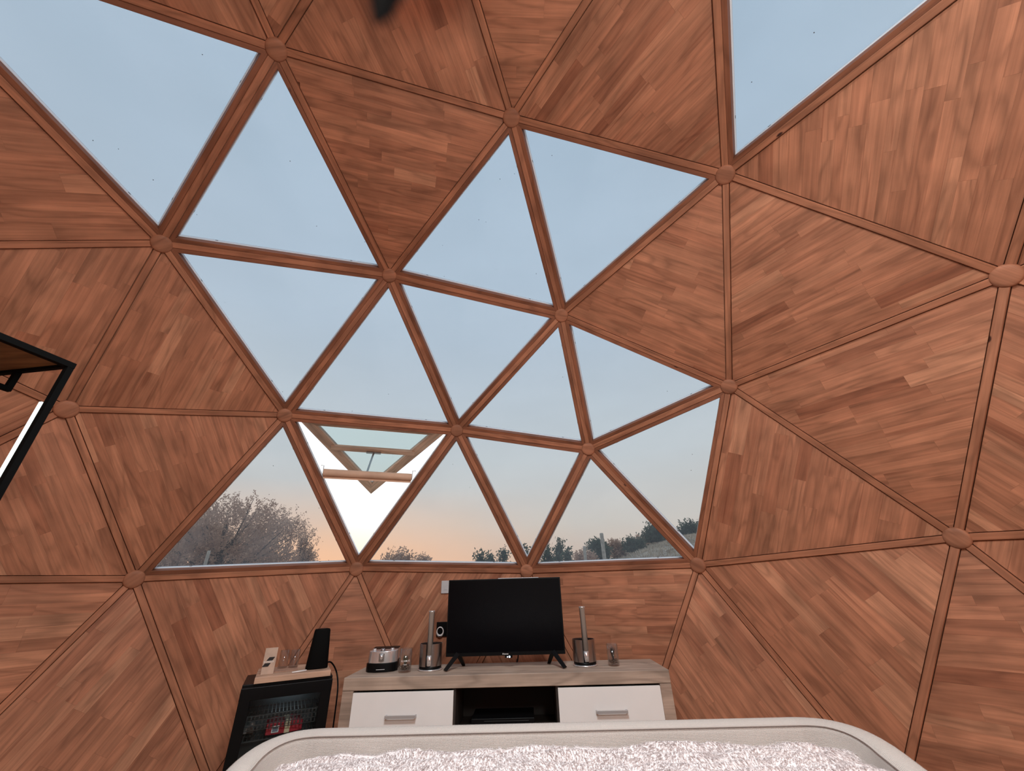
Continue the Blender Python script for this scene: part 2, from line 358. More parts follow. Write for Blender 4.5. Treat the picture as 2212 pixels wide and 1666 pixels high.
# ------------------------------------------------------------------ geodesic dome (3V icosahedral, five eighths)
R = 3.2; FL = -0.18 * R
phi = (1 + 5 ** .5) / 2
ico = []
for a in (-1, 1):
    for b in (-phi, phi): ico += [(0, a, b), (a, b, 0), (b, 0, a)]
ico = np.array(ico, float); ico /= np.linalg.norm(ico[0])
elen = min(np.linalg.norm(ico[i] - ico[j]) for i in range(12) for j in range(i))
adj = lambda i, j: abs(np.linalg.norm(ico[i] - ico[j]) - elen) < 1e-6
PV = []; TRI = []
def vidx(p):
    p = p / np.linalg.norm(p)
    for n, q in enumerate(PV):
        if np.linalg.norm(p - q) < 1e-6: return n
    PV.append(p); return len(PV) - 1
for i in range(12):
    for j in range(i + 1, 12):
        for k in range(j + 1, 12):
            if adj(i, j) and adj(j, k) and adj(i, k):
                g = {}
                for a in range(4):
                    for b in range(4 - a): g[a, b] = vidx(ico[i] * (3 - a - b) + ico[j] * a + ico[k] * b)
                for a in range(3):
                    for b in range(3 - a):
                        TRI.append((g[a, b], g[a + 1, b], g[a, b + 1]))
                        if a + b < 2: TRI.append((g[a + 1, b], g[a + 1, b + 1], g[a, b + 1]))
WROT = np.array([[0.15745, -0.9541, 0.254759], [-0.5016, -0.299487, -0.811606], [0.850651, 0.0, -0.525731]])
P = [V(WROT @ p * R) - V((0, 0, FL)) for p in PV]
# the real hubs sit a centimetre or two off the ideal sphere
for k, q in {26: (-0.8861, 0.656, 3.5792), 25: (0.3494, 1.0317, 3.5867), 28: (1.579, 1.1248, 3.1222), 24: (-1.7634, 1.3103, 2.9027),
             23: (-0.5872, 1.8553, 3.1146), 22: (0.7038, 2.0961, 2.8839), 17: (-1.4168, 2.3508, 2.2195), 16: (-0.1709, 2.7452, 2.2071),
             0: (0.9098, 2.7149, 2.0026), 10: (1.8033, 2.0724, 2.2156), 19: (-0.9496, 2.9957, 1.1791), 1: (0.3803, 3.1302, 1.1319),
             4: (1.5902, 2.7212, 1.1266), 20: (-2.0989, 2.3521, 1.129), 18: (-2.2961, 1.7056, 2.0134), 11: (2.5494, 1.0208, 2.217),
             13: (2.5634, 1.8187, 1.1897)}.items(): P[k] = V(q)
TRI = [t for t in TRI if min(P[i].z for i in t) > -0.1]
CEN = V((0, 0, -FL))
EDGE = {}
for t in TRI:
    for a, b in ((t[0], t[1]), (t[1], t[2]), (t[2], t[0])): EDGE.setdefault(frozenset((a, b)), []).append(frozenset(t))

H = {1: 26, 2: 25, 3: 28, 4: 24, 5: 23, 6: 22, 7: 17, 8: 16, 9: 0, 10: 10, 11: 19, 12: 1, 13: 4, 14: 20, 15: 18, 16: 11, 17: 13}
def fs(*a): return frozenset(a)
GLASS = {}
wlist = [((24, 23, 17), 'triangular pane at left of the window field, third row up'), ]
for n, tri_ in enumerate([(26, 24, 84), (26, 24, 23), (25, 23, 22), (25, 28, 22), (28, 30, 29), (24, 23, 17), (23, 17, 16), (23, 22, 16),
                          (22, 16, 0), (22, 0, 10), (0, 10, 4), (17, 20, 19), (17, 16, 19), (16, 19, 1), (16, 0, 1), (0, 1, 4)]):
    GLASS[fs(*tri_)] = n + 1
VENT = fs(17, 16, 19)
n = 17
for t in TRI:                                  # unseen glazed bays added behind the bed to let daylight in
    c = (P[t[0]] + P[t[1]] + P[t[2]]) / 3
    if c.y < -1.9 and abs(c.x) < 1.5 and c.z < 2.3: GLASS[fs(*t)] = n; n += 1
GRAIN = {fs(26, 25, 23): (26, 25), fs(26, 25, 27): (25, 27), fs(25, 27, 30): (27, 30), fs(25, 30, 28): (25, 30), fs(28, 22, 10): (22, 10),
         fs(28, 10, 11): (10, 11), fs(28, 29, 11): (29, 11), fs(10, 11, 13): (10, 11), fs(10, 4, 13): (10, 4), fs(4, 13, 7): (4, 7),
         fs(4, 5, 7): (4, 7), fs(1, 4, 5): (1, 4), fs(19, 1, 2): (1, 2), fs(19, 2, 21): (2, 21), fs(20, 19, 21): (20, 21),
         fs(20, 21, 47): (20, 47), fs(20, 48, 47): (20, 48), fs(18, 20, 48): (18, 20), fs(18, 17, 20): (18, 20), fs(24, 17, 18): (24, 18),
         fs(24, 18, 75): (24, 18), fs(24, 75, 84): (24, 75), fs(26, 82, 84): (26, 82), fs(26, 27, 82): (26, 27), fs(11, 13, 14): (11, 14),
         fs(13, 7, 15): (7, 15), fs(13, 14, 15): (14, 15)}

def side_of(c):
    if c.z > 2.55: return 'ceiling'
    a = math.degrees(math.atan2(c.x, c.y))
    if abs(a) < 42: return 'wall_front'
    if abs(a) > 125: return 'wall_back'
    return 'wall_right' if a > 0 else 'wall_left'
def tri_frame(t):
    a, b, c = [P[i] for i in t]; cen = (a + b + c) / 3
    n = (b - a).cross(c - a).normalized()
    if n.dot(cen - CEN) < 0: n = -n
    return a, b, c, cen, n
def inset(pts, d, n):
    """inset a triangle's outline by d in its plane"""
    out = []; k = len(pts); cen = sum(pts, V()) / k
    for i in range(k):
        p = pts[i]; e1 = (pts[i] - pts[i - 1]).normalized(); e2 = (pts[(i + 1) % k] - pts[i]).normalized()
        m1 = n.cross(e1); m2 = n.cross(e2)
        if m1.dot(cen - p) < 0: m1 = -m1
        if m2.dot(cen - p) < 0: m2 = -m2
        bis = (m1 + m2); out.append(p + bis * (d / (1 + m1.dot(m2))))
    return out
def clip_poly(poly, x0, x1, ax):
    for lim, sgn in ((x0, 1), (x1, -1)):
        out = []
        for i in range(len(poly)):
            p, q = poly[i], poly[(i + 1) % len(poly)]
            dp, dq = sgn * (p[ax] - lim), sgn * (q[ax] - lim)
            if dp >= 0: out.append(p)
            if dp * dq < 0:
                s = dp / (dp - dq); out.append((p[0] + (q[0] - p[0]) * s, p[1] + (q[1] - p[1]) * s))
        poly = out
        if len(poly) < 3: return []
    return poly
def poly_area(p):
    return abs(sum(p[i][0] * p[(i + 1) % len(p)][1] - p[(i + 1) % len(p)][0] * p[i][1] for i in range(len(p)))) / 2
def uvmesh(name, verts, faces, uvs):
    me = bpy.data.meshes.new(name); me.from_pydata(verts, [], faces)
    ul = me.uv_layers.new(name='UVMap')
    for lp in me.loops: ul.data[lp.index].uv = uvs[lp.vertex_index]
    return me
def slab_mesh(name, poly2, org, eu, ev, n, z0, z1):
    k = len(poly2); ch = 0.00012
    c0 = sum(p[0] for p in poly2) / k; c1 = sum(p[1] for p in poly2) / k
    vs = []; uv = []
    for z, sh in ((z0, ch), (z0 + ch, 0), (z1, 0)):
        for (u, v) in poly2:
            du, dv = c0 - u, c1 - v; l = math.hypot(du, dv) or 1
            uu, vv = u + du / l * sh, v + dv / l * sh
            vs.append(org + eu * uu + ev * vv + n * z); uv.append((uu, vv))
    fcs = [tuple(range(k - 1, -1, -1))]
    for r in range(2):
        for i in range(k):
            j = (i + 1) % k; fcs.append((r * k + i, r * k + j, (r + 1) * k + j, (r + 1) * k + i))
    fcs.append(tuple(range(2 * k, 3 * k)))
    return uvmesh(name, vs, fcs, uv)
def bar_mesh(name, p0, p1, wdir, w, ndir, z0, z1, cut0=0.0, cut1=0.0, bev=0.003):
    """beam from p0 to p1, width w along wdir, from z0 to z1 along ndir, arrises eased on the room side"""
    L_ = (p1 - p0).length; e = (p1 - p0).normalized()
    prof = [(-w / 2, z1), (-w / 2, z0 + bev), (-w / 2 + bev, z0), (w / 2 - bev, z0), (w / 2, z0 + bev), (w / 2, z1)]
    vs = []; uv = []
    per = [0]
    for i in range(1, 6): per.append(per[-1] + math.hypot(prof[i][0] - prof[i - 1][0], prof[i][1] - prof[i - 1][1]))
    for s in (cut0, L_ - cut1):
        for i, (a, z) in enumerate(prof):
            vs.append(p0 + e * s + wdir * a + ndir * z); uv.append((s, per[i]))
    fcs = [tuple(range(5, -1, -1)), tuple(range(6, 12))] + [(i, (i + 1) % 6, 6 + (i + 1) % 6, 6 + i) for i in range(6)]
    return uvmesh(name, vs, fcs, uv)

WALL = {}
def vis(c, margin=350):
    """panel close enough to the view for its boards to be told apart"""
    q = Matrix(RM).transposed() @ (c - CAM)
    if q.z > -0.3: return False
    f = LENS / 36 * 2212
    u, v = 1106 + q.x / -q.z * f, 833 - q.y / -q.z * f
    return -margin < u < 2212 + margin and -margin < v < 1666 + margin
# outer skin: one mesh per side of the room
skins = {}
for t in TRI:
    ft = fs(*t)
    if ft in GLASS: continue
    a, b, c, cen, nn = tri_frame(t)
    bm = skins.setdefault(side_of(cen), bmesh.new())
    prism(bm, [p + nn * 0.085 for p in inset([a, b, c], -0.02, nn)], nn * 0.02)
for s, bm in skins.items():
    WALL[s] = tag(obj(s, bm, M_skin), kind='structure')

def boards_for(t, ft):
    a, b, c, cen, nn = tri_frame(t)
    ge = GRAIN.get(ft) or (t[0], t[1])
    eu = (P[ge[1]] - P[ge[0]]).normalized(); ev = nn.cross(eu).normalized(); org = P[ge[0]].copy()
    pts = inset([a, b, c], 0.0198, nn)
    poly = [((p - org).dot(eu), (p - org).dot(ev)) for p in pts]
    rng = random.Random(sum(t) * 31 + t[0])
    v0 = min(p[1] for p in poly); v1 = max(p[1] for p in poly)
    WID = (0.062, 0.078, 0.09) if (sum(t) % 3 == 0) else (0.046, 0.056, 0.068)
    v = v0 - rng.random() * 0.03; out = []
    while v < v1:
        wd = rng.choice(WID)
        strip = clip_poly(poly, v, v + wd, 1)
        if strip:
            u0 = min(p[0] for p in strip); u1 = max(p[0] for p in strip)
            u = u0 - rng.random() * 0.35
            while u < u1:
                ln = rng.uniform(0.26, 0.62)
                if u1 - (u + ln) < 0.12: ln = u1 - u + 0.01
                q = clip_poly(strip, u + 0.00012, u + ln - 0.00012, 0)
                q = clip_poly(q, v + 0.00012, v + wd - 0.00012, 1) if q else q
                if q:
                    r_ = []
                    for p in q:
                        if not r_ or math.hypot(p[0] - r_[-1][0], p[1] - r_[-1][1]) > 1e-4: r_.append(p)
                    if len(r_) > 2 and math.hypot(r_[0][0] - r_[-1][0], r_[0][1] - r_[-1][1]) < 1e-4: r_.pop()
                    if len(r_) > 2 and poly_area(r_) > 2e-4: out.append(r_)
                u += ln
        v += wd
    return org, eu, ev, nn, out, rng
for t in TRI:
    ft = fs(*t)
    if ft in GLASS: continue
    a, b, c, cen, nn = tri_frame(t); par = WALL[side_of(cen)]
    bm = bmesh.new(); prism(bm, [p + nn * 0.024 for p in inset([a, b, c], 0.004, nn)], nn * 0.008)
    pan = obj('wood_panel', bm, M_back, par)
    org, eu, ev, n2, bl, rng = boards_for(t, ft)
    near = vis(cen) or any(vis(P[i], 0) for i in t)
    if near:
        for q in bl:
            me = slab_mesh('plank', q, org, eu, ev, nn, 0.010 + rng.random() * 0.0005, 0.0235)
            link('plank', me, W_plank, pan)
    else:
        vs = []; fc = []; uv = []
        for q in bl:
            k = len(vs); q_ = [(x, y) for x, y in q]
            vs += [org + eu * x + ev * y + nn * 0.010 for x, y in q_]; uv += q_
            fc.append(tuple(range(k, k + len(q_))))
        me = uvmesh('board_lining', vs, fc, uv); o = link('board_lining', me, W_plank, pan); o['kind'] = 'stuff'

# struts and hubs
def edge_dirs(e):
    i, j = tuple(e); p0, p1 = P[i], P[j]; ts = EDGE[e]
    nn = sum((tri_frame(tuple(t))[4] for t in ts), V()).normalized()
    d = (p1 - p0).normalized(); nn = (nn - d * nn.dot(d)).normalized()
    return p0, p1, d, nn, d.cross(nn).normalized()
for e in EDGE:
    p0, p1, d, nn, wd = edge_dirs(e)
    mid = (p0 + p1) / 2
    me = bar_mesh('strut', p0, p1, wd, 0.034, nn, -0.004, 0.084, 0.012, 0.012)
    link('strut', me, W_strut, WALL[side_of(mid)])
used = set(i for t in TRI for i in t)
for i in used:
    nn = (P[i] - CEN).normalized()
    if P[i].z < 0.3:
        continue
    bm = bmesh.new()
    lathe(bm, [(0, -0.024), (0.030, -0.0235), (0.044, -0.0215), (0.0505, -0.017), (0.0525, -0.011), (0.0525, 0.0), (0.047, 0.001), (0.047, 0.06)], 40)
    uvl = bm.loops.layers.uv.new('UVMap')
    for f_ in bm.faces:
        for l_ in f_.loops: l_[uvl].uv = (l_.vert.co.x, l_.vert.co.y)
    me = mesh_from_bm('hub_cap', bm)
    o = link('hub_cap', me, W_hub, WALL[side_of(P[i])], smooth=True)
    q = V((0, 0, 1)).rotation_difference(nn); o.rotation_mode = 'QUATERNION'
    o.rotation_quaternion = q; o.location = P[i]

# windows
def mitred_bars(name, pts, n, d0, d1, z0, z1, mt, parent, bev=0.002):
    o_ = inset(pts, d0, n); i_ = inset(pts, d1, n); res = []
    for k in range(3):
        j = (k + 1) % 3
        A, B, Cc, D = o_[k], o_[j], i_[j], i_[k]
        e = (B - A).normalized()
        up = inset(pts, d1 - bev, n)
        vs = [A + n * z0, B + n * z0, up[j] + n * z0, up[k] + n * z0, Cc + n * (z0 + bev), D + n * (z0 + bev), A + n * z1, B + n * z1, Cc + n * z1, D + n * z1]
        vv = [0, 0, .9, .9, .95, .95, 0, 0, 1, 1]
        uv = [((p - A).dot(e), q * (d1 - d0) + (p - A).dot(n)) for p, q in zip(vs, vv)]
        fc = [(0, 1, 2, 3), (3, 2, 4, 5), (5, 4, 8, 9), (9, 8, 7, 6), (6, 7, 1, 0), (0, 3, 5, 9, 6), (1, 7, 8, 4, 2)]
        me = uvmesh(name, vs, fc, uv)
        bm = bmesh.new(); bm.from_mesh(me); bmesh.ops.recalc_face_normals(bm, faces=bm.faces); bm.to_mesh(me); bm.free()
        res.append(link(name, me, mt, parent))
    return res
WINDOW_ROOT = {}
for t in TRI:
    ft = fs(*t)
    if ft not in GLASS: continue
    a, b, c, cen, nn = tri_frame(t); pts = [a, b, c]
    root = empty('window_%d' % GLASS[ft]); root['kind'] = 'structure'; WINDOW_ROOT[ft] = root
    mitred_bars('frame_rail', pts, nn, 0.0182, 0.0425, 0.001, 0.052, W_frame, root)
    mitred_bars('aluminium_strip', pts, nn, 0.004, 0.0448, 0.0525, 0.088, M_alu, root, bev=0.0005)
    i_ = inset(pts, 0.0428, nn)
    for k in range(3):                                    # dark fixing clips in the reveal
        A, B = i_[k], i_[(k + 1) % 3]; e = (B - A).normalized(); side = nn.cross(e)
        if side.dot(cen - A) < 0: side = -side
        for s in (0.16, 0.84):
            bm = bmesh.new(); Rm = Matrix((e, side, nn)).transposed()
            bx(bm, A.lerp(B, s) + nn * 0.075 + side * 0.001, (0.014, 0.005, 0.007), Rm)
            obj('screw_clip', bm, M_screw, root)
    if ft != VENT:
        bm = bmesh.new(); prism(bm, [p + nn * 0.0815 for p in inset(pts, 0.036, nn)], nn * 0.006)
        obj('glass_pane', bm, M_pane, root)

# open vent sash, hinged along its top edge, with crossbar, stay and chain actuator
root = WINDOW_ROOT[VENT]
a, b, c = P[17], P[16], P[19]; cen = (a + b + c) / 3
nn = (b - a).cross(c - a).normalized()
if nn.dot(cen - CEN) < 0: nn = -nn
ins = inset([a, b, c], 0.038, nn)
_h = (ins[1] - ins[0]).normalized(); dn0 = (ins[2] - (ins[0] + _h * (ins[2] - ins[0]).dot(_h))).normalized()
hinge = ins[0] + nn * 0.098 - dn0 * 0.05; hx = (ins[1] - ins[0]).normalized()
dn = (ins[2] - (ins[0] + hx * (ins[2] - ins[0]).dot(hx))).normalized()
TH = math.radians(44.5)
down = dn * math.cos(TH) + nn * math.sin(TH); sn_ = nn * math.cos(TH) - dn * math.sin(TH)
loc = lambda p: (((p - ins[0]).dot(hx)), (p - ins[0]).dot(dn))
st = [hinge + hx * loc(p)[0] + down * loc(p)[1] for p in ins]
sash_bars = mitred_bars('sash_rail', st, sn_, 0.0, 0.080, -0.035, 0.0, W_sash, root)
bm = bmesh.new(); prism(bm, [p - sn_ * 0.018 for p in inset(st, 0.066, sn_)], sn_ * 0.006); obj('sash_pane', bm, M_sashpane, root)
h_ = (st[2] - st[0]).dot(down)
def sp(u, v, z=0): return st[0] + hx * u + down * v + sn_ * z
def span(v):                                              # inner width of the sash at depth v
    ww = (st[1] - st[0]).length; k = loc(ins[2])[0]
    return k * v / h_, ww + (k - ww) * v / h_
u0, u1 = span(0.33 * h_); vb = 0.33 * h_
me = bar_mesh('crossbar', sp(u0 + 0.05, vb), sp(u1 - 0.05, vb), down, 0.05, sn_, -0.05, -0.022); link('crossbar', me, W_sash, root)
um = (u0 + u1) / 2
bm = bmesh.new(); bx(bm, sp(um, vb + 0.01, -0.056), (0.12, 0.02, 0.012), Matrix((hx, down, sn_)).transposed()); obj('stay_bracket', bm, M_steel, root)
# actuator housing across the opening
def op(u, v, z=0): return ins[0] + hx * u + dn * v + nn * z
hh = loc(ins[2])[1]; kk = loc(ins[2])[0]; W0 = (ins[1] - ins[0]).length
va = 0.375 * hh; ua, ub = kk * va / hh, W0 + (kk - W0) * va / hh
pa, pb = op(ua + 0.030, va, 0.05), op(ub - 0.035, va, 0.05)
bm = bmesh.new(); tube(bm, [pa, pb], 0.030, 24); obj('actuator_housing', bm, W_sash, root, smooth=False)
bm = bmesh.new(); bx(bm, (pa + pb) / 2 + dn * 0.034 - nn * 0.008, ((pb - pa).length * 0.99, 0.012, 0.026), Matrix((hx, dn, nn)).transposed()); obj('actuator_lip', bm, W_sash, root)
bm = bmesh.new(); tube(bm, [op(um * 0 + (ua + ub) / 2 - 0.02, va - 0.02, 0.06), sp(um, vb + 0.015, -0.06)], 0.008, 10); obj('stay_rod', bm, M_steel, root)
for s, p_ in ((-1, pa), (1, pb)):
    e0 = op(ua + 0.006, va - 0.055, 0.05) if s < 0 else op(ub - 0.006, va - 0.055, 0.05)
    bm = bmesh.new(); tube(bm, [e0, p_ - dn * 0.055 + hx * s * 0.004, p_ + hx * s * 0.004, p_ + hx * s * 0.004 + dn * 0.02], 0.003, 6)
    obj('wire_bracket', bm, M_grey, root)

# floor
bm = bmesh.new(); nb = 26
for k in range(-nb, nb + 1):
    x0 = k * 0.125; x1 = x0 + 0.1235
    ry = math.sqrt(max(0, 3.12 ** 2 - max(abs(x0), abs(x1)) ** 2))
    if ry < 0.2: continue
    bx(bm, ((x0 + x1) / 2, 0, -0.012), (x1 - x0, 2 * ry, 0.02))
fl = bmesh.new(); lathe(fl, [(0, -0.023), (3.32, -0.023), (3.32, -0.14), (0, -0.14)], 60)
FLOOR = tag(obj('floor', fl, M_back), kind='structure')
obj('floor_boards', bm, W_floor, FLOOR)['kind'] = 'stuff'

for e in EDGE:                                             # skirting along the foot of the dome
    i_, j_ = tuple(e)
    if max(P[i_].z, P[j_].z) > 0.1 or len(EDGE[e]) != 1: continue
    p0 = V((P[i_].x, P[i_].y, 0)); p1 = V((P[j_].x, P[j_].y, 0)); d = (p1 - p0).normalized(); o_ = ((p0 + p1) / 2).normalized()
    bm = bmesh.new(); bx(bm, (p0 + p1) / 2 - o_ * 0.015 + V((0, 0, 0.022)), ((p1 - p0).length + 0.02, 0.07, 0.09), Matrix((d, o_, V((0, 0, 1)))).transposed())
    obj('skirting', bm, W_oak, FLOOR, bevel=0.003)

# ------------------------------------------------------------------ sideboard (TV unit)
YAW = math.radians(-1.0)
def T(root_loc, rz):                    # world matrix helper for items standing on a rotated unit
    return Matrix.Translation(root_loc) @ Matrix.Rotation(rz, 4, 'Z')
SB = V((0.225, 2.465, 0.0)); SBM = T(SB, YAW)
side = empty('sideboard', SB, YAW)
tag(side, 'long greyed-oak sideboard with white drawers under the television', 'sideboard')
Wd = 1.79; Dp = 0.355; Ht = 0.60
def sb(name, c, s, m_, bev=0.0015, parent=side, **k):
    bm = bmesh.new(); bx(bm, c, s); return obj(name, bm, m_, parent, bevel=bev, **k)
sb('top_board', (0, 0, Ht - 0.03), (Wd, Dp, 0.06), W_oak, 0.004)
sb('side_board', (-Wd / 2 + 0.031, 0, 0.305), (0.06, Dp - 0.004, 0.468), W_oakv)
sb('side_board', (Wd / 2 - 0.031, 0, 0.305), (0.06, Dp - 0.004, 0.468), W_oakv)
sb('base_board', (0, 0, 0.045), (Wd - 0.004, Dp - 0.004, 0.05), W_oak)
sb('back_board', (0, Dp / 2 - 0.012, 0.305), (Wd - 0.126, 0.012, 0.466), M_niche)
for s in (-1, 1): sb('divider', (s * 0.281, 0.0, 0.305), (0.018, Dp - 0.03, 0.466), M_niche, 0)
sb('niche_shelf', (0, 0.0, 0.335), (0.54, Dp - 0.04, 0.016), M_niche, 0)
for s in (-1, 1):
    for z0, z1 in ((0.318, 0.531), (0.078, 0.312)):
        cx = s * (0.289 + 0.826) / 2
        d_ = sb('drawer_front', (cx, -Dp / 2 + 0.006, (z0 + z1) / 2), (0.826 - 0.289 + 0.012, 0.018, z1 - z0), M_lacq, 0.0012)
        bm = bmesh.new(); hz = z0 + 0.112
        hw = 0.082
        bx(bm, (cx, -Dp / 2 - 0.026, hz), (2 * hw, 0.008, 0.013))
        for q in (-1, 1): bx(bm, (cx + q * (hw - 0.004), -Dp / 2 - 0.014, hz), (0.008, 0.022, 0.011))
        obj('handle', bm, M_satin, d_, bevel=0.001)
for sx in (-1, 1):
    for sy in (-1, 1):
        bm = bmesh.new(); cyl(bm, (sx * 0.8, sy * 0.13, 0.0), (sx * 0.8, sy * 0.13, 0.02), 0.022, n=20); obj('foot', bm, M_black, side)

def on_sb(x, y, z=0.6, rz=0):           # world x,y on the sideboard top
    return V((x, y, z + 0.0005)), YAW + rz

# set-top box in the niche
sx_ = empty('set_top_box', SBM @ V((-0.02, -0.03, 0.3435)), YAW)
tag(sx_, 'black media box lying in the dark open niche of the sideboard', 'media box')
bm = bmesh.new(); bx(bm, (0, 0, 0.028), (0.34, 0.20, 0.052)); obj('casing', bm, M_black, sx_, bevel=0.003)
bm = bmesh.new(); bx(bm, (-0.125, -0.1008, 0.020), (0.034, 0.0012, 0.005)); obj('badge', bm, M_grey, sx_)
bm = bmesh.new(); bx(bm, (0.02, -0.1008, 0.043), (0.24, 0.0012, 0.002)); obj('trim_line', bm, simple('dim_trim', (0.05, 0.05, 0.05), 0.4), sx_)

# ------------------------------------------------------------------ television
TVc = V((0.2185, 2.47, 0.6005))
tv = empty('television', TVc, YAW)
tag(tv, 'black flat television on splayed feet in the middle of the sideboard', 'television')
bm = bmesh.new(); bx(bm, (0, 0, 0.266), (0.716, 0.022, 0.412)); obj('housing', bm, M_black, tv, bevel=0.003)
bm = bmesh.new(); bx(bm, (0, 0.03, 0.22), (0.46, 0.05, 0.24)); obj('rear_box', bm, M_bmat, tv, bevel=0.01)
bm = bmesh.new(); bx(bm, (0, -0.0115, 0.272), (0.702, 0.001, 0.386)); obj('screen', bm, M_screen, tv)
bm = bmesh.new(); bx(bm, (0.09, 0.0, 0.4735), (0.26, 0.020, 0.0025)); obj('pale_top_strip', bm, M_alu, tv)  # thin pale strip along part of the upper edge
bm = bmesh.new(); bx(bm, (0.02, -0.006, 0.055), (0.045, 0.014, 0.012)); obj('sensor_pod', bm, M_black, tv)
bm = bmesh.new(); bx(bm, (0.012, -0.0135, 0.0535), (0.0045, 0.001, 0.0055)); bx(bm, (0.0245, -0.0135, 0.054), (0.0075, 0.001, 0.0085)); obj('status_light', bm, M_led, tv)
text_obj('brand_lettering', 'Hisense', 0.0115, M_wtext, tv, (0.0, -0.0125, 0.0685), (PI / 2, 0, 0))
for s in (-1, 1):
    bm = bmesh.new(); top = V((s * 0.285, 0, 0.075))
    for tip in (V((s * 0.345, -0.085, 0.004)), V((s * 0.262, 0.085, 0.004))):
        e = tip - top; sd = V((0, 1, 0)).cross(e).normalized() * 0.013; fr = e.cross(sd).normalized() * 0.010
        prism(bm, [top - sd - fr, top + sd - fr, tip + sd * 0.8 - fr, tip - sd * 0.8 - fr], fr * 2)
    bx(bm, (s * 0.285, 0, 0.075), (0.032, 0.020, 0.03))
    for v_ in bm.verts: v_.co.z = max(v_.co.z, 0.0)
    obj('foot', bm, M_black, tv, bevel=0.002)
bm = bmesh.new()
tube(bm, smooth_path([TVc + V((0.085, 0.058, 0.13)), TVc + V((0.078, 0.085, 0.06)), TVc + V((0.070, 0.12, 0.010)), TVc + V((0.066, 0.185, 0.010)), TVc + V((0.066, 0.215, -0.06)), TVc + V((0.08, 0.24, -0.3))]), 0.004, 8)
tag(obj('power_cord', bm, M_black, None, True), 'short black cord dropping behind the television', 'cord')

# ------------------------------------------------------------------ steel cylinders with tall tubes
def holder(x, y, label):
    l, r = on_sb(x, y); t = empty('steel_holder', l, r)
    tag(t, label, 'steel holder', 'pair of steel holders flanking the television')
    bm = bmesh.new(); lathe(bm, [(0, 0), (0.068, 0), (0.071, 0.002), (0.071, 0.006), (0.068, 0.008), (0, 0.008)], 48); obj('base_ring', bm, M_chrome, t, True)
    bm = bmesh.new(); lathe(bm, [(0, 0.008), (0.065, 0.008), (0.065, 0.022), (0, 0.022)], 48); obj('black_plinth', bm, M_black, t, True)
    bm = bmesh.new(); n_ = 64; prof = [(0.067, 0.022), (0.067, 0.132), (0.063, 0.132), (0.063, 0.024)]
    gap = math.radians(13); rings = []
    for k in range(n_ + 1):
        a_ = -PI / 2 + gap + (2 * PI - 2 * gap) * k / n_
        rings.append([bm.verts.new((r_ * math.cos(a_), r_ * math.sin(a_), z_)) for r_, z_ in prof])
    for k in range(n_):
        for q in range(4): bm.faces.new((rings[k][q], rings[k + 1][q], rings[k + 1][(q + 1) % 4], rings[k][(q + 1) % 4]))
    bm.faces.new(rings[0]); bm.faces.new(rings[-1][::-1])
    o = obj('slotted_body', bm, M_steel, t); me_ = o.data
    me_.polygons.foreach_set('use_smooth', [True] * len(me_.polygons)); o.modifiers.new('es', 'EDGE_SPLIT')
    bm = bmesh.new(); lathe(bm, [(0.058, 0.024), (0.060, 0.127), (0.012, 0.128), (0.012, 0.03), (0, 0.03)], 40); obj('inner_cup', bm, M_bmat, t, True)
    bm = bmesh.new(); cyl(bm, (0.004, -0.056, 0.026), (0.004, -0.056, 0.080), 0.0155, n=24); obj('tube_sleeve', bm, M_chrome, t, True)
    bm = bmesh.new(); lathe(bm, [(0, 0.080), (0.0168, 0.080), (0.0168, 0.294), (0.0190, 0.296), (0.0190, 0.303), (0.0178, 0.305), (0, 0.305)], 32, (0.004, -0.056, 0))
    obj('upright_tube', bm, simple('satin_tube', (0.66, 0.63, 0.61), 0.35, 0.8), t, True)
    return t
holder(-0.230, 2.470, 'brushed steel cylinder holding a tall upright tube, left of the television')
holder(0.690, 2.465, 'brushed steel cylinder holding a tall upright tube, right of the television')

# ------------------------------------------------------------------ chrome fronted grill on black base
l, r = on_sb(-0.520, 2.50, rz=math.radians(8)); gr = empty('table_grill', l, r)
tag(gr, 'small appliance with faceted chrome front and black base at the sideboard\'s left end', 'kitchen appliance')
def dshape(z0, z1, sx, y0, y1, taper=1.0):
    pts = [(-0.080, 0.02), (-0.086, -0.03), (-0.070, -0.060), (-0.030, -0.078), (0.030, -0.078), (0.070, -0.060), (0.086, -0.03), (0.080, 0.02), (0.078, 0.14), (-0.078, 0.14)]
    bm = bmesh.new(); a_ = [bm.verts.new((x * sx, y, z0)) for x, y in pts]; b_ = [bm.verts.new((x * sx * taper, y * taper, z1)) for x, y in pts]
    bm.faces.new(a_); bm.faces.new(b_[::-1])
    for i in range(len(pts)): bm.faces.new((a_[i], b_[i], b_[(i + 1) % len(pts)], a_[(i + 1) % len(pts)]))
    return bm
obj('black_base', dshape(0.0, 0.052, 1.06, 0, 0), M_black, gr, bevel=0.004)
bmc = dshape(0.052, 0.122, 1.0, 0, 0, 0.97); obj('chrome_body', bmc, M_chrome, gr, bevel=0.003)
bm = bmesh.new(); prism(bm, [V((-0.078, 0.02, 0.121)), V((-0.078, 0.11, 0.121)), V((-0.078, 0.12, 0.128)), V((-0.078, 0.06, 0.127))], V((0.156, 0, 0))); obj('rear_lid', bm, M_black, gr, bevel=0.003)
for q in (-0.052, 0.052):
    bm = bmesh.new(); lathe(bm, [(0, 0.120), (0.011, 0.120), (0.011, 0.132), (0.009, 0.135), (0, 0.135)], 24, (q, -0.035, 0)); obj('knob', bm, M_chrome, gr, True)
bm = bmesh.new(); lathe(bm, [(0, 0.120), (0.014, 0.120), (0.014, 0.130), (0.010, 0.137), (0, 0.137)], 24, (0.0, -0.055, 0)); obj('latch_cap', bm, M_steel, gr, True)
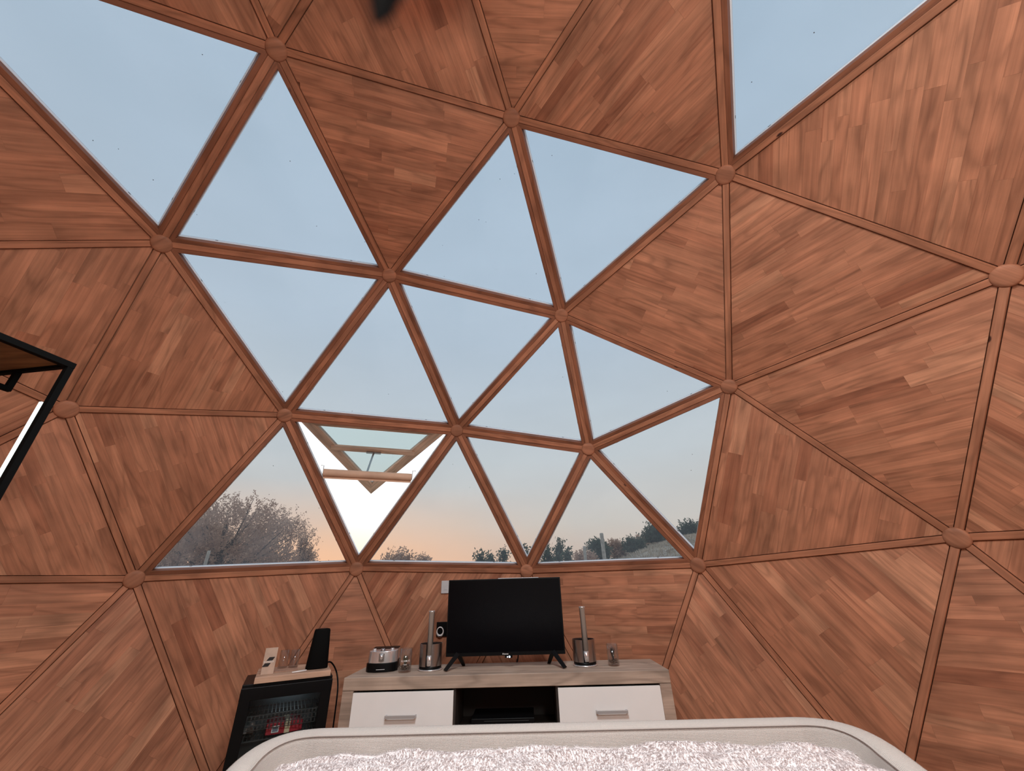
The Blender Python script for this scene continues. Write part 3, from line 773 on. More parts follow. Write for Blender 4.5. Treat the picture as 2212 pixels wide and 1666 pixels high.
bm = bmesh.new(); prism(bm, [V((-0.015, -0.0785, 0.112)), V((0.015, -0.0785, 0.112)), V((0.015, -0.0785, 0.066)), V((0, -0.0785, 0.060)), V((-0.015, -0.0785, 0.066))], V((0, -0.006, 0))); obj('latch_plate', bm, M_steel, gr, bevel=0.002)
bm = bmesh.new(); cyl(bm, (0, -0.084, 0.071), (0, -0.084, 0.108), 0.0085, n=20); obj('latch_handle', bm, M_chrome, gr, True)
bm = bmesh.new(); bx(bm, (0, -0.0835, 0.018), (0.048, 0.001, 0.003)); obj('badge', bm, M_grey, gr)
for o_ in gr.children: o_.scale.z = 0.84

# ------------------------------------------------------------------ glasses with pebbles and plants
def cup(name, l, rz, R_, Hh, label, cat='glass', group=None, parent=None, m_=M_cup):
    bm = bmesh.new(); lathe(bm, [(0, 0), (R_ * 0.96, 0), (R_, 0.003), (R_, Hh), (R_ - 0.0025, Hh), (R_ - 0.0025, 0.006), (0, 0.006)], 40)
    o = obj(name, bm, m_, parent, True); o.location = l; o.rotation_euler = (0, 0, rz)
    tag(o, label, cat, group); return o
def pebbles(l, R_, h, label, seed):
    rg = random.Random(seed); bm = bmesh.new()
    for k in range(70):
        a_ = rg.random() * 6.28; rr = (R_ - 0.008) * math.sqrt(rg.random()); z = 0.012 + rg.random() * (h - 0.012)
        s = rg.uniform(0.0045, 0.007)
        M = Matrix.Translation((rr * math.cos(a_), rr * math.sin(a_), z)) @ Matrix.Rotation(rg.random() * 3, 4, 'X') @ Matrix.Diagonal((s, s * 0.8, s * 0.7, 1))
        bmesh.ops.create_icosphere(bm, subdivisions=1, radius=1, matrix=M)
    o = obj('pebbles', bm, M_pebble, None, True); o.location = l; tag(o, label, 'pebbles', kind='stuff')
def sprig(l, label, m_, n_, hh, z0, seed, wdt=0.006):
    rg = random.Random(seed); t = empty('succulent', l); tag(t, label, 'plant')
    for k in range(n_):
        a_ = k * 2.4; out = rg.uniform(0.008, 0.022); h_ = hh * rg.uniform(0.65, 1.0)
        dr = V((math.cos(a_), math.sin(a_), 0)); sd = V((-dr.y, dr.x, 0)) * wdt / 2
        b0 = V((0, 0, z0)); p1_ = b0 + dr * out * 0.5 + V((0, 0, h_ * 0.55)); p2_ = b0 + dr * out + V((0, 0, h_))
        bm = bmesh.new(); vs = [bm.verts.new(x) for x in (b0 - sd * .6, b0 + sd * .6, p1_ - sd, p1_ + sd, p2_, p1_ + dr * 0.003, b0 + dr * 0.002)]
        for f_ in ((0, 1, 3, 2), (2, 3, 4), (0, 2, 5, 6), (2, 4, 5), (1, 6, 5, 3), (3, 5, 4), (0, 6, 1)): bm.faces.new([vs[i] for i in f_])
        obj('leaf', bm, m_, t)
l, _ = on_sb(-0.368, 2.423)
g1 = cup('drinking_glass', l, 0, 0.036, 0.115, 'clear glass with white lettering holding pebbles and a green plant, beside the chrome appliance')
for z_, s_, tx in ((0.056, 0.014, 'ALWAYS'), (0.040, 0.011, 'love')):
    o = text_obj('white_lettering', tx, s_, M_wtext, g1, (0, 0, 0), (0, 0, 0), 0)
    for v_ in o.data.vertices:
        th = (v_.co.x + 0.008) / 0.0365; yy = v_.co.y; v_.co = V((0.0365 * math.sin(th), -0.0365 * math.cos(th), z_ + yy))
pebbles(l + V((0, 0, .0)), 0.033, 0.034, 'brown and white pebbles in the bottom of the lettered glass', 1)
sprig(l, 'small green plant growing from pebbles in the lettered glass', M_green, 18, 0.055, 0.030, 5, 0.014)
l, _ = on_sb(0.852, 2.432)
cup('drinking_glass', l, 0, 0.033, 0.108, 'clear glass holding pebbles and a dark spiky plant, nearest the sideboard\'s right end')
pebbles(l, 0.030, 0.030, 'grey and brown pebbles in the bottom of the glass at the sideboard\'s right end', 2)
sprig(l, 'dark spiky plant standing in the glass at the sideboard\'s right end', M_dplant, 18, 0.070, 0.026, 8, 0.011)

# ------------------------------------------------------------------ fridge, rotated to follow the wall
FY = math.radians(27.5)
FR = V((-0.950, 2.2555, 0)) ; fw = 0.44; fd = 0.37; fh = 0.60
FR = FR + V((-math.sin(FY), math.cos(FY), 0)) * (fd / 2)
fr = empty('mini_fridge', FR, FY); FM = T(FR, FY)
tag(fr, 'small black glass-door fridge standing left of the sideboard', 'fridge')
def fb(name, c, s, m_, bev=0.003, parent=fr):
    bm = bmesh.new(); bx(bm, c, s); return obj(name, bm, m_, parent, bevel=bev)
fb('side_panel', (-fw / 2 + 0.012, 0.01, fh / 2 + 0.005), (0.024, fd - 0.05, fh - 0.03), M_black)
fb('side_panel', (fw / 2 - 0.012, 0.01, fh / 2 + 0.005), (0.024, fd - 0.05, fh - 0.03), M_black)
fb('top_panel', (0, 0.01, fh - 0.022), (fw, fd - 0.05, 0.044), M_black)
fb('floor_panel', (0, 0.01, 0.04), (fw - 0.05, fd - 0.05, 0.05), M_black)
fb('back_panel', (0, fd / 2 - 0.025, fh / 2), (fw - 0.05, 0.02, fh - 0.08), M_fridge_in, 0)
fb('liner_top', (0, 0.0, fh - 0.047), (fw - 0.05, fd - 0.10, 0.004), M_fridge_in, 0)
fb('lamp', (0.02, 0.11, fh - 0.056), (0.16, 0.03, 0.010), M_led_in, 0.002)
dr_ = fb('door_frame', (0, -fd / 2 + 0.012, fh - 0.038), (fw, 0.024, 0.055), M_black)
fb('door_frame', (0, -fd / 2 + 0.012, 0.045), (fw, 0.024, 0.07), M_black)
fb('door_frame', (-fw / 2 + 0.027, -fd / 2 + 0.012, fh / 2), (0.052, 0.0235, fh - 0.06), M_black)
fb('door_frame', (fw / 2 - 0.027, -fd / 2 + 0.012, fh / 2), (0.052, 0.0235, fh - 0.06), M_black)
fb('door_glass', (0, -fd / 2 + 0.011, fh / 2), (fw - 0.10, 0.006, fh - 0.10), M_door_glass, 0)
for z_ in (0.455, 0.352):
    bm = bmesh.new()
    for k in range(-10, 11): bx(bm, (k * 0.0182, 0.02, z_), (0.0035, fd - 0.13, 0.0035))
    for y_ in (-0.10, 0.0, 0.12): bx(bm, (0, y_, z_ - 0.004), (fw - 0.055, 0.005, 0.005))
    if z_ > 0.4:
        for q in range(3):
            for k in range(-10, 11): bx(bm, (k * 0.0182, -0.105, z_ - 0.012 - q * 0.02), (0.006, 0.003, 0.012))
            bx(bm, (0, -0.105, z_ - 0.022 - q * 0.02), (fw - 0.055, 0.003, 0.003))
    obj('wire_shelf', bm, M_wire, fr)
for sx in (-1, 1):
    for sy in (-1, 1):
        bm = bmesh.new(); cyl(bm, (sx * 0.18, sy * 0.13, 0), (sx * 0.18, sy * 0.13, 0.018), 0.018, n=16); obj('foot', bm, M_black, fr)
# red packet on the lower shelf
l = FM @ V((0.018, -0.03, 0.356)); pk = empty('red_packet', l, FY + math.radians(4)); tag(pk, 'shiny red wrapped packet with cream band and label inside the fridge', 'packet')
bm = bmesh.new(); bx(bm, (0, 0, 0.030), (0.175, 0.12, 0.056)); bmesh.ops.subdivide_edges(bm, edges=bm.edges, cuts=6, use_grid_fill=True)
for v_ in bm.verts:
    k = 1 - 0.25 * abs(v_.co.x / 0.1) ** 3; v_.co.z = 0.002 + (v_.co.z - 0.002) * k * (1 + 0.08 * noise.noise(v_.co * 25)); v_.co.y *= k
    if abs(v_.co.x) < 0.015: v_.co.z *= 0.90
obj('wrapper', bm, M_red, pk, True, bevel=0.004)
bm = bmesh.new(); bx(bm, (0.012, 0, 0.029), (0.028, 0.122, 0.056)); obj('cream_band', bm, M_cream, pk, bevel=0.004)
bm = bmesh.new(); bx(bm, (-0.045, -0.0625, 0.026), (0.034, 0.002, 0.028)); obj('label', bm, M_wtext, pk)
bm = bmesh.new(); bx(bm, (-0.045, -0.0640, 0.026), (0.026, 0.002, 0.020)); obj('label_print', bm, M_navy, pk)
bt = empty('bottle', FM @ V((-0.135, -0.05, 0.356)), FY); tag(bt, 'small clear bottle with a white cap left of the red packet in the fridge', 'bottle')
bm = bmesh.new(); lathe(bm, [(0, 0), (0.020, 0), (0.021, 0.004), (0.021, 0.034), (0.009, 0.046), (0.009, 0.052), (0, 0.052)], 24); obj('bottle_body', bm, M_cup, bt, True)
bm = bmesh.new(); lathe(bm, [(0, 0.050), (0.011, 0.050), (0.011, 0.060), (0, 0.060)], 24); obj('cap', bm, M_white, bt, True)
wb = empty('carton', FM @ V((-0.16, 0.045, 0.356)), FY); tag(wb, 'flat white carton at the left side of the fridge shelf', 'carton')
bm = bmesh.new(); bx(bm, (0, 0, 0.013), (0.07, 0.06, 0.025)); obj('box', bm, M_white, wb, bevel=0.002)

# wooden board on the fridge
BH = 0.6005
bd = empty('wooden_board', FM @ V((0.0, 0.0, BH)), FY); tag(bd, 'thick pale wooden board lying on top of the black fridge', 'board')
bm = bmesh.new(); bx(bm, (0.018, 0.0, 0.0135), (0.375, 0.33, 0.027)); obj('slab', bm, W_light, bd, bevel=0.002)
bm = bmesh.new(); bx(bm, (-0.045, 0.03, 0.0288), (0.16, 0.16, 0.0035)); obj('cork_inlay', bm, simple('cork', (0.40, 0.22, 0.15), 0.9, var=0.15, vscale=60), bd)
TB = BH + 0.0275
# black tapered speaker
spk = empty('speaker', FM @ V((0.135, -0.035, TB)), FY); tag(spk, 'black tapered tower speaker standing on the wooden board above the fridge', 'speaker')
bm = bmesh.new(); pts = []
rings = []
for z_, sx, sy in ((0.0, 0.058, 0.050), (0.004, 0.060, 0.052), (0.188, 0.044, 0.040), (0.196, 0.041, 0.037)):
    ring = []
    for k in range(40):
        a_ = 2 * PI * k / 40; cx = math.copysign(abs(math.cos(a_)) ** 0.6, math.cos(a_)); cy = math.copysign(abs(math.sin(a_)) ** 0.6, math.sin(a_))
        ring.append(bm.verts.new((cx * sx, cy * sy, z_)))
    rings.append(ring)
for A, B in zip(rings, rings[1:]):
    for k in range(40): bm.faces.new((A[k], A[(k + 1) % 40], B[(k + 1) % 40], B[k]))
bm.faces.new(rings[0][::-1]); bm.faces.new(rings[-1])
obj('cabinet', bm, M_bmat, spk, True)
bm = bmesh.new(); lathe(bm, [(0, 0.196), (0.03, 0.196), (0.03, 0.199), (0, 0.199)], 32); obj('control_pad', bm, M_black, spk)
# shot glasses
for k, (x_, y_, lb) in enumerate(((0.012, 0.055, 'small clear glass on the wooden board, nearer the black speaker'), (-0.045, 0.075, 'small clear glass on the wooden board, nearer the tea dispenser'))):
    cup('shot_glass', FM @ V((x_, y_, BH + 0.0312)), FY, 0.026, 0.088, lb, 'glass', 'two small glasses on the wooden board')
# dispenser
td = empty('tea_dispenser', FM @ V((-0.118, -0.045, TB)), FY); tag(td, 'pale wooden-fronted tea dispenser with black angular logo beside the small glasses', 'dispenser')
bm = bmesh.new(); bx(bm, (0, -0.045, 0.062), (0.062, 0.004, 0.124)); obj('front_plate', bm, simple('pale_plate', (0.55, 0.39, 0.30), 0.5, var=0.1, vscale=30), td, bevel=0.001)
bm = bmesh.new(); bx(bm, (0, 0.0, 0.052), (0.060, 0.084, 0.100)); obj('acrylic_body', bm, M_acryl, td)
bm = bmesh.new(); bx(bm, (0, 0.0, 0.0455), (0.052, 0.076, 0.085)); obj('bag_stack', bm, simple('tea_paper', (0.50, 0.34, 0.26), 0.8, var=0.15, vscale=90), td)
bm = bmesh.new()
for c_ in ((0.006, 0.072), (-0.010, 0.045)):
    prism(bm, [V((c_[0] - 0.022, -0.0475, c_[1] - 0.008)), V((c_[0] + 0.008, -0.0475, c_[1] - 0.008)), V((c_[0] + 0.018, -0.0475, c_[1] + 0.008)), V((c_[0] - 0.010, -0.0475, c_[1] + 0.008))], V((0, -0.001, 0)))
obj('logo', bm, M_print, td)
text_obj('lettering', 'KUNZOI', 0.0125, M_wtext, td, (-0.003, -0.0478, 0.0585), (PI / 2, 0, 0))
pn = bmesh.new(); tube(pn, [FM @ V((0.005, -0.140, TB + 0.0045)), FM @ V((0.078, -0.120, TB + 0.0045))], [0.003, 0.0045], 10)
tag(obj('white_pen', pn, M_white, None, True), 'short white pen lying on the front edge of the wooden board', 'pen')
bm = bmesh.new()
q = FM @ V((0.20, 0.13, 0.60))
tube(bm, smooth_path([FM @ V((0.135, 0.02, TB + 0.012)), FM @ V((0.19, 0.06, TB + 0.010)), FM @ V((0.225, 0.09, TB + 0.004)), FM @ V((0.262, 0.105, 0.585)), FM @ V((0.282, 0.09, 0.52)), FM @ V((0.287, 0.07, 0.42)), FM @ V((0.287, 0.05, 0.12))]), 0.0045, 8)
tag(obj('speaker_cable', bm, M_black, None, True), 'black cable curving off the board behind the speaker', 'cable')

# ------------------------------------------------------------------ wall plates behind the television
pa_, pb_, pc_ = P[19], P[1], P[2]
pn_ = (pb_ - pa_).cross(pc_ - pa_).normalized()
if pn_.dot(pa_ - CEN) > 0: pn_ = -pn_
def onwall(u, v, off):
    d = ray(u, v); base = pa_ - pn_ * 0.010 + pn_ * off; return CAM + d * ((base - CAM).dot(pn_) / d.dot(pn_))
wx_ = V((0, 0, 1)).cross(-pn_).normalized() * -1
if wx_.x < 0: wx_ = -wx_
wz_ = pn_.cross(wx_); wz_ = wz_ if wz_.z > 0 else -wz_
WR = Matrix((wx_, -pn_, wz_)).transposed()
t = empty('wall_box'); t.location = onwall(971, 1268, 0.0); t.rotation_mode = 'QUATERNION'; t.rotation_quaternion = WR.to_quaternion()
tag(t, 'pale grey square wall plate half hidden by the television\'s upper left corner', 'wall plate')
bm = bmesh.new(); bx(bm, (0.015, -0.006, 0), (0.155, 0.012, 0.088)); obj('plate', bm, M_grey, t, bevel=0.002)
bm = bmesh.new(); bx(bm, (-0.03, -0.0125, 0), (0.03, 0.002, 0.04)); obj('rocker', bm, M_grey, t, bevel=0.001)
t = empty('socket_plate'); t.location = onwall(957, 1359, 0.0); t.rotation_mode = 'QUATERNION'; t.rotation_quaternion = WR.to_quaternion()
tag(t, 'black socket plate with a white ring plug-in at the television\'s left edge', 'socket')
bm = bmesh.new(); bx(bm, (0.012, -0.006, 0), (0.12, 0.012, 0.094)); obj('plate', bm, M_black, t, bevel=0.002)
bm = bmesh.new(); n_ = 40; ri = []; 
for k in range(n_):
    a_ = 2 * PI * k / n_; cx, cz = math.cos(a_), math.sin(a_)
    wo_ = 0.027 * (1 if cz > -0.3 else 1 - 0.15 * (-cz - 0.3)); 
    ri.append([bm.verts.new((-0.020 + cx * wo_, -0.020, -0.016 + cz * 0.034)), bm.verts.new((-0.020 + cx * 0.020, -0.022, -0.011 + cz * 0.022)), bm.verts.new((-0.020 + cx * 0.020, -0.013, -0.011 + cz * 0.022)), bm.verts.new((-0.020 + cx * wo_, -0.012, -0.016 + cz * 0.034))])
for k in range(n_):
    for j in range(4): bm.faces.new((ri[k][j], ri[(k + 1) % n_][j], ri[(k + 1) % n_][(j + 1) % 4], ri[k][(j + 1) % 4]))
obj('white_ring', bm, M_white, t, True)
bm = bmesh.new(); bx(bm, (-0.020, -0.0225, -0.043), (0.022, 0.002, 0.003)); obj('ring_slot', bm, M_black, t)

# ------------------------------------------------------------------ bed
BX = 0.382; BYF = 1.072; HW = 0.815; TK = 0.066
bed = empty('bed', (BX, 0.0, 0), YAW); tag(bed, 'double bed upholstered in woven beige fabric, footboard towards the camera\'s foreground', 'bed')
path = []
rc = 0.17
ys = list(np.linspace(-1.05, BYF - rc, 16))
for y in ys: path.append((-HW, y))
for k in range(1, 12):
    a_ = PI - k * (PI / 2) / 12; path.append((-HW + rc + rc * math.cos(a_), BYF - rc + rc * math.sin(a_)))
for x in np.linspace(-HW + rc, HW - rc, 24): path.append((x, BYF))
for k in range(1, 12):
    a_ = PI / 2 - k * (PI / 2) / 12; path.append((HW - rc + rc * math.cos(a_), BYF - rc + rc * math.sin(a_)))
for y in ys[::-1]: path.append((HW, y))
def topz(x, y):
    d = max(0, BYF - 0.02 - y)
    s = min(1, d / 0.75); s = s * s * (3 - 2 * s)
    return 0.686 - 0.17 * s - 0.010 * min(1, d / 0.15)
bm = bmesh.new(); uvl = bm.loops.layers.uv.new('UVMap'); rings = []; S = 0; pv = None; sv = []
Np = len(path)
for i, (x, y) in enumerate(path):
    a_ = V(path[max(i - 1, 0)]); b_ = V(path[min(i + 1, Np - 1)]); d = (b_ - a_).normalized(); nr = V((d.y, -d.x))   # nr points into the bed
    if pv is not None: S += math.hypot(x - pv[0], y - pv[1])
    pv = (x, y); sv.append(S)
    zt = topz(x, y); prof = [(0.0, 0.10), (0.0, 0.4), (0.0, zt - 0.018), (0.004, zt - 0.006), (0.014, zt), (0.033, zt + 0.002), (TK - 0.012, zt), (TK - 0.003, zt - 0.006), (TK, zt - 0.018), (TK, 0.4), (TK, 0.10)]
    rings.append([(bm.verts.new((x + nr.x * o_, y + nr.y * o_, z)), S, k) for k, (o_, z) in enumerate(prof)])
pvv = [0.0, 0.3, 0.565, 0.58, 0.592, 0.612, 0.634, 0.646, 0.66, 0.94, 1.24]
for A, B in zip(rings, rings[1:]):
    for k in range(len(A)):
        k2 = (k + 1) % len(A)
        f_ = bm.faces.new((A[k][0], B[k][0], B[k2][0], A[k2][0]))
        for l_, (s_, q) in zip(f_.loops, ((A[k][1], k), (B[k][1], k), (B[k2][1], k2), (A[k2][1], k2))): l_[uvl].uv = (s_, pvv[q])
for rg_ in (rings[0], rings[-1]): bm.faces.new([r_[0] for r_ in rg_])
me = mesh_from_bm('footboard_surround', bm); o = link('upholstered_surround', me, M_fab, bed, True)
pts_i = []; pts_o = []
for i, (x, y) in enumerate(path):
    a_ = V(path[max(i - 1, 0)]); b_ = V(path[min(i + 1, Np - 1)]); d = (b_ - a_).normalized(); nr = V((d.y, -d.x)); zt = topz(x, y)
    pts_i.append(V((x + nr.x * (TK - 0.001), y + nr.y * (TK - 0.001), zt - 0.004)))
bm = bmesh.new(); tube(bm, pts_i, 0.0022, 6); obj('inner_piping', bm, M_fab, bed, True)
bm = bmesh.new(); bx(bm, (0, -1.10, 0.55), (1.72, 0.09, 1.0)); obj('headboard', bm, M_fab, bed, bevel=0.03, seg=4)
for sx in (-1, 1):
    for y in (-0.9, 0.85):
        bm = bmesh.new(); cyl(bm, (sx * 0.70, y, 0), (sx * 0.70, y, 0.11), 0.022, 0.03, 16); obj('leg', bm, M_black, bed)
mt_ = bmesh.new(); bx(mt_, (0, -0.02, 0.345), (2 * (HW - TK) - 0.02, 1.98, 0.46)); mo = obj('mattress', mt_, M_linen, None, bevel=0.05, seg=4)
mo.location = (BX, 0, 0); mo.rotation_euler = (0, 0, YAW); tag(mo, 'thick pale mattress inside the beige bed surround, under the fluffy blanket', 'mattress')

# fluffy blanket
bl_root = empty('blanket', (BX, 0, 0), YAW); tag(bl_root, 'fluffy off-white faux-fur blanket covering the bed', 'blanket')
def bz(x, y):
    a_ = noise.noise(V((x * 2.5, y * 11, 0))); b_ = noise.noise(V((x * 9, y * 24, 4)))
    z = 0.650 + 0.011 * a_ + 0.008 * b_ + 0.005 * math.sin(y * 110 + 4 * noise.noise(V((x * 5, y * 5, 7))))
    e = min((HW - TK) - abs(x), (BYF - TK) - y)
    if e < 0.035: z -= 0.022 * (1 - e / 0.035) ** 2
    if abs(x) > 0.45: z -= 0.024 * ((abs(x) - 0.45) / 0.3) ** 2
    return z
def bfur(x, y):
    """clumped nap: ridged noise stretched along a drifting lie direction"""
    wq = V((x * 22, y * 34, 2.0)); wq += V((noise.noise(V((x * 8, y * 8, 3))), noise.noise(V((x * 8, y * 8, 9))), 0)) * 1.6
    n1 = 1 - abs(noise.noise(wq)) * 2.2; n2 = 1 - abs(noise.noise(wq * 2.7)) * 2
    return 0.0040 * n1 + 0.0010 * n2
xs = np.linspace(-(HW - TK) + 0.002, HW - TK - 0.002, 60); yy = list(np.linspace(-1.0, 0.62, 24))
vs = [(x, y, bz(x, y)) for y in yy for x in xs]; nx = len(xs)
fc = [(j * nx + i, j * nx + i + 1, (j + 1) * nx + i + 1, (j + 1) * nx + i) for j in range(len(yy) - 1) for i in range(nx - 1)]
xf = np.linspace(-(HW - TK) + 0.002, HW - TK - 0.002, 620); yf = np.linspace(0.62, BYF - TK - 0.003, 160); b0 = len(vs); nf = len(xf)
vs += [(x, y, bz(x, y) + bfur(x, y)) for y in yf for x in xf]
fc += [(b0 + j * nf + i, b0 + j * nf + i + 1, b0 + (j + 1) * nf + i + 1, b0 + (j + 1) * nf + i) for j in range(len(yf) - 1) for i in range(nf - 1)]
me = bpy.data.meshes.new('blanket_cloth'); me.from_pydata(vs, [], fc); link('blanket_cloth', me, M_fur, bl_root, True)
rg = random.Random(3); vs = []; fc = []
for k in range(60000):
    x = rg.uniform(-(HW - TK) + 0.003, HW - TK - 0.003); y = rg.uniform(0.66, BYF - TK - 0.002)
    z = bz(x, y) + bfur(x, y); a_ = -1.9 + 1.5 * noise.noise(V((x * 6, y * 6, 5))) + rg.uniform(-0.45, 0.45)
    if y > BYF - TK - 0.02: a_ = PI / 2 + rg.uniform(-1.1, 1.1)
    ln = rg.uniform(0.006, 0.012); h_ = ln * rg.uniform(0.05, 0.28); dx, dy = math.cos(a_) * ln, math.sin(a_) * ln
    if y + dy > BYF - TK - 0.001: dy = BYF - TK - 0.001 - y
    wx, wy = -math.sin(a_) * 0.0008, math.cos(a_) * 0.0008; b = len(vs)
    vs += [(x - wx, y - wy, z - 0.001), (x + wx, y + wy, z - 0.001), (x + dx * 0.5 + wx, y + dy * 0.5 + wy, z + h_ * 0.8),
           (x + dx * 0.5 - wx, y + dy * 0.5 - wy, z + h_ * 0.8), (x + dx, y + dy, z + h_)]
    fc += [(b, b + 1, b + 2, b + 3), (b + 3, b + 2, b + 4)]
me = bpy.data.meshes.new('fur'); me.from_pydata(vs, [], fc); o = link('fur', me, M_hair, bl_root, True); o['kind'] = 'stuff'

# ------------------------------------------------------------------ black steel clothes rack at left
RZ = math.radians(-8)
ck = V((-1.547, 1.048, 0)); HT = 1.90
rack = empty('steel_rack', ck, 0); tag(rack, 'tall black steel frame with brown top board at the left edge', 'shelving rack')
ax = V((-0.992, 0.124, 0)); ay = V((-0.192, -0.98, 0)); LX, LY = 0.52, 1.0
def rb(name, p, q, s=0.022, m_=M_bmat):
    bm = bmesh.new(); d = q - p; e = d.normalized()
    u_ = ax.normalized() if abs(e.z) > 0.5 else V((0, 0, 1)); v_ = e.cross(u_).normalized(); u_ = v_.cross(e)
    bx(bm, (p + q) / 2, (d.length + s * 0.98, s, s), Matrix((e, u_, v_)).transposed()); return obj(name, bm, m_, rack, bevel=0.001)
def K(i, j, z): return ax * (LX * i) + ay * (LY * j) + V((0, 0, z))
for i in (0, 1):
    for j in (0, 1): rb('post', K(i, j, 0.011), K(i, j, HT))
for z_ in (0.12, HT):
    rb('rail', K(0, 0, z_), K(1, 0, z_), 0.018); rb('rail', K(0, 1, z_), K(1, 1, z_), 0.018)
    rb('rail', K(0, 0, z_), K(0, 1, z_), 0.024); rb('rail', K(1, 0, z_), K(1, 1, z_), 0.024)
for z_ in (HT + 0.004, 0.124):
    bm = bmesh.new(); prism(bm, [K(0.02, 0.01, z_), K(0.98, 0.01, z_), K(0.98, 0.99, z_), K(0.02, 0.99, z_)], V((0, 0, 0.016))); obj('shelf_board', bm, W_dark, rack)
hang = ax * 0.255
rb('rail_hanger', hang + V((0, 0, HT)), hang + V((0, 0, HT - 0.085)), 0.02); rb('hanging_rail', hang + V((0, 0, HT - 0.085)), hang + ay * LY + V((0, 0, HT - 0.085)), 0.02)
rb('rail_hanger', hang + ay * LY + V((0, 0, HT)), hang + ay * LY + V((0, 0, HT - 0.085)), 0.02)
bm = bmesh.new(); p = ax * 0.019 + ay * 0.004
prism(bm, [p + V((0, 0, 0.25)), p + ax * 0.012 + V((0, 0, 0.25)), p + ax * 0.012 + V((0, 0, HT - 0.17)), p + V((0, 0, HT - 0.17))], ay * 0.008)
o = obj('reflection_strip', bm, M_strip, rack); o['label'] = 'thin white strip along the post, glow added in place of a reflection'

# ------------------------------------------------------------------ added fill lamp, unseen behind the camera
lamp = empty('added_pendant_lamp', FILL_LAMP); tag(lamp, 'added globe pendant lamp hanging unseen behind the bed from the dome', 'lamp')
m_, nt_, p_ = mat('opal_glass'); nt_.nodes.remove(p_)
tr_ = N(nt_, 'ShaderNodeBsdfTransparent'); tr_.inputs[0].default_value = (0.97, 0.95, 0.92, 1)
nt_.links.new(tr_.outputs[0], nt_.nodes['Material Output'].inputs[0])
bm = bmesh.new(); bmesh.ops.create_uvsphere(bm, u_segments=32, v_segments=20, radius=0.19); obj('globe_shade', bm, m_, lamp, True)
bm = bmesh.new(); cyl(bm, (0, 0, 0.185), (0, 0, 0.26), 0.03, n=20); obj('lamp_cap', bm, M_black, lamp)
bm = bmesh.new(); cyl(bm, (0, 0, 0.26), (0, 0, 1.02), 0.004, n=8); obj('lamp_cord', bm, M_black, lamp)

dl = empty('added_ceiling_lamp', FILL_DISC); tag(dl, 'added round flat ceiling lamp above the bed, out of view at the top of the dome', 'lamp')  # unseen fixture added to carry the overhead fill light
bm = bmesh.new(); lathe(bm, [(0, 0.05), (0.30, 0.05), (0.335, 0.03), (0.335, -0.03), (0.325, -0.03), (0.325, 0.0), (0, 0.0)], 48); obj('lamp_housing', bm, M_white, dl, True)
bm = bmesh.new(); cyl(bm, (0, 0, 0.05), (0, 0, 0.47), 0.012, n=12); obj('lamp_stem', bm, M_white, dl)

# dark soft tassel hanging right in front of the lens, far out of focus
tp = CAM + ray(806, 62) * 0.046
ts = empty('hanging_tassel', tp); tag(ts, 'dark blurred tassel tip hanging into the photo at the top edge', 'tassel')
bm = bmesh.new(); rg = random.Random(11)
for k in range(26):
    a_ = rg.random() * 6.28; rr = rg.uniform(0.0002, 0.0021); h_ = rg.uniform(0.0, 0.0010) + rr * 1.6
    tube(bm, [V((rr * math.cos(a_) * 0.35, rr * math.sin(a_) * 0.35, h_)), V((rr * math.cos(a_) * 1.0, rr * math.sin(a_), h_ + 0.006)), V((rr * math.cos(a_) * .8, rr * math.sin(a_) * .8, 0.017))], [0.0002, 0.00045, 0.00045], 5)
obj('threads', bm, M_bmat, ts)['kind'] = 'stuff'
bm = bmesh.new(); cyl(bm, (0, 0, 0.015), (0, 0, 0.024), 0.0022, 0.0014, 12); obj('tassel_knot', bm, M_bmat, ts)
bm = bmesh.new(); cyl(bm, (0, 0, 0.024), (0, 0, 3.70 - tp.z), 0.0005, n=6); obj('cord', bm, M_bmat, ts)

# ------------------------------------------------------------------ outside: ground, hill, trees, posts
def gz(x, y):
    D = math.hypot(x, y); az = math.degrees(math.atan2(x, y))
    s = min(1, max(0, (D - 8) / 22)); s = s * s * (3 - 2 * s)
    k = min(1.0, max(0, (az - 4) / 22)); k = k * k * (3 - 2 * k)
    lift = 1.7 + 2.2 * k if az > -4 else 0
    sm = min(1, max(0, (az + 4) / 8)); lift *= sm
    if az > 60: lift *= max(0, 1 - (az - 60) / 30)
    return -0.35 + lift * s * 1.06 + (0.35 * noise.noise(V((x * 0.12, y * 0.12, 0))) + 0.12 * noise.noise(V((x * 0.5, y * 0.5, 3)))) * s
vs = []; fc = []; rad = [0.0, 2.5, 3.4, 4.5, 6, 8, 10, 12, 14, 16, 18, 20, 22, 24, 26, 28, 30, 33, 38, 50, 90]; NA = 180
for r_ in rad:
    for k in range(NA):
        a_ = 2 * PI * k / NA; x, y = r_ * math.sin(a_), r_ * math.cos(a_); vs.append((x, y, gz(x, y) if r_ > 3 else -0.4))
for j in range(len(rad) - 1):
    for k in range(NA): k2 = (k + 1) % NA; fc.append((j * NA + k, j * NA + k2, (j + 1) * NA + k2, (j + 1) * NA + k))
me = bpy.data.meshes.new('ground'); me.from_pydata(vs, [], fc)
GROUND = tag(link('ground', me, simple('dry_grass', (0.40, 0.33, 0.26), 0.95, var=0.35, vscale=1.5), None, True), kind='structure')
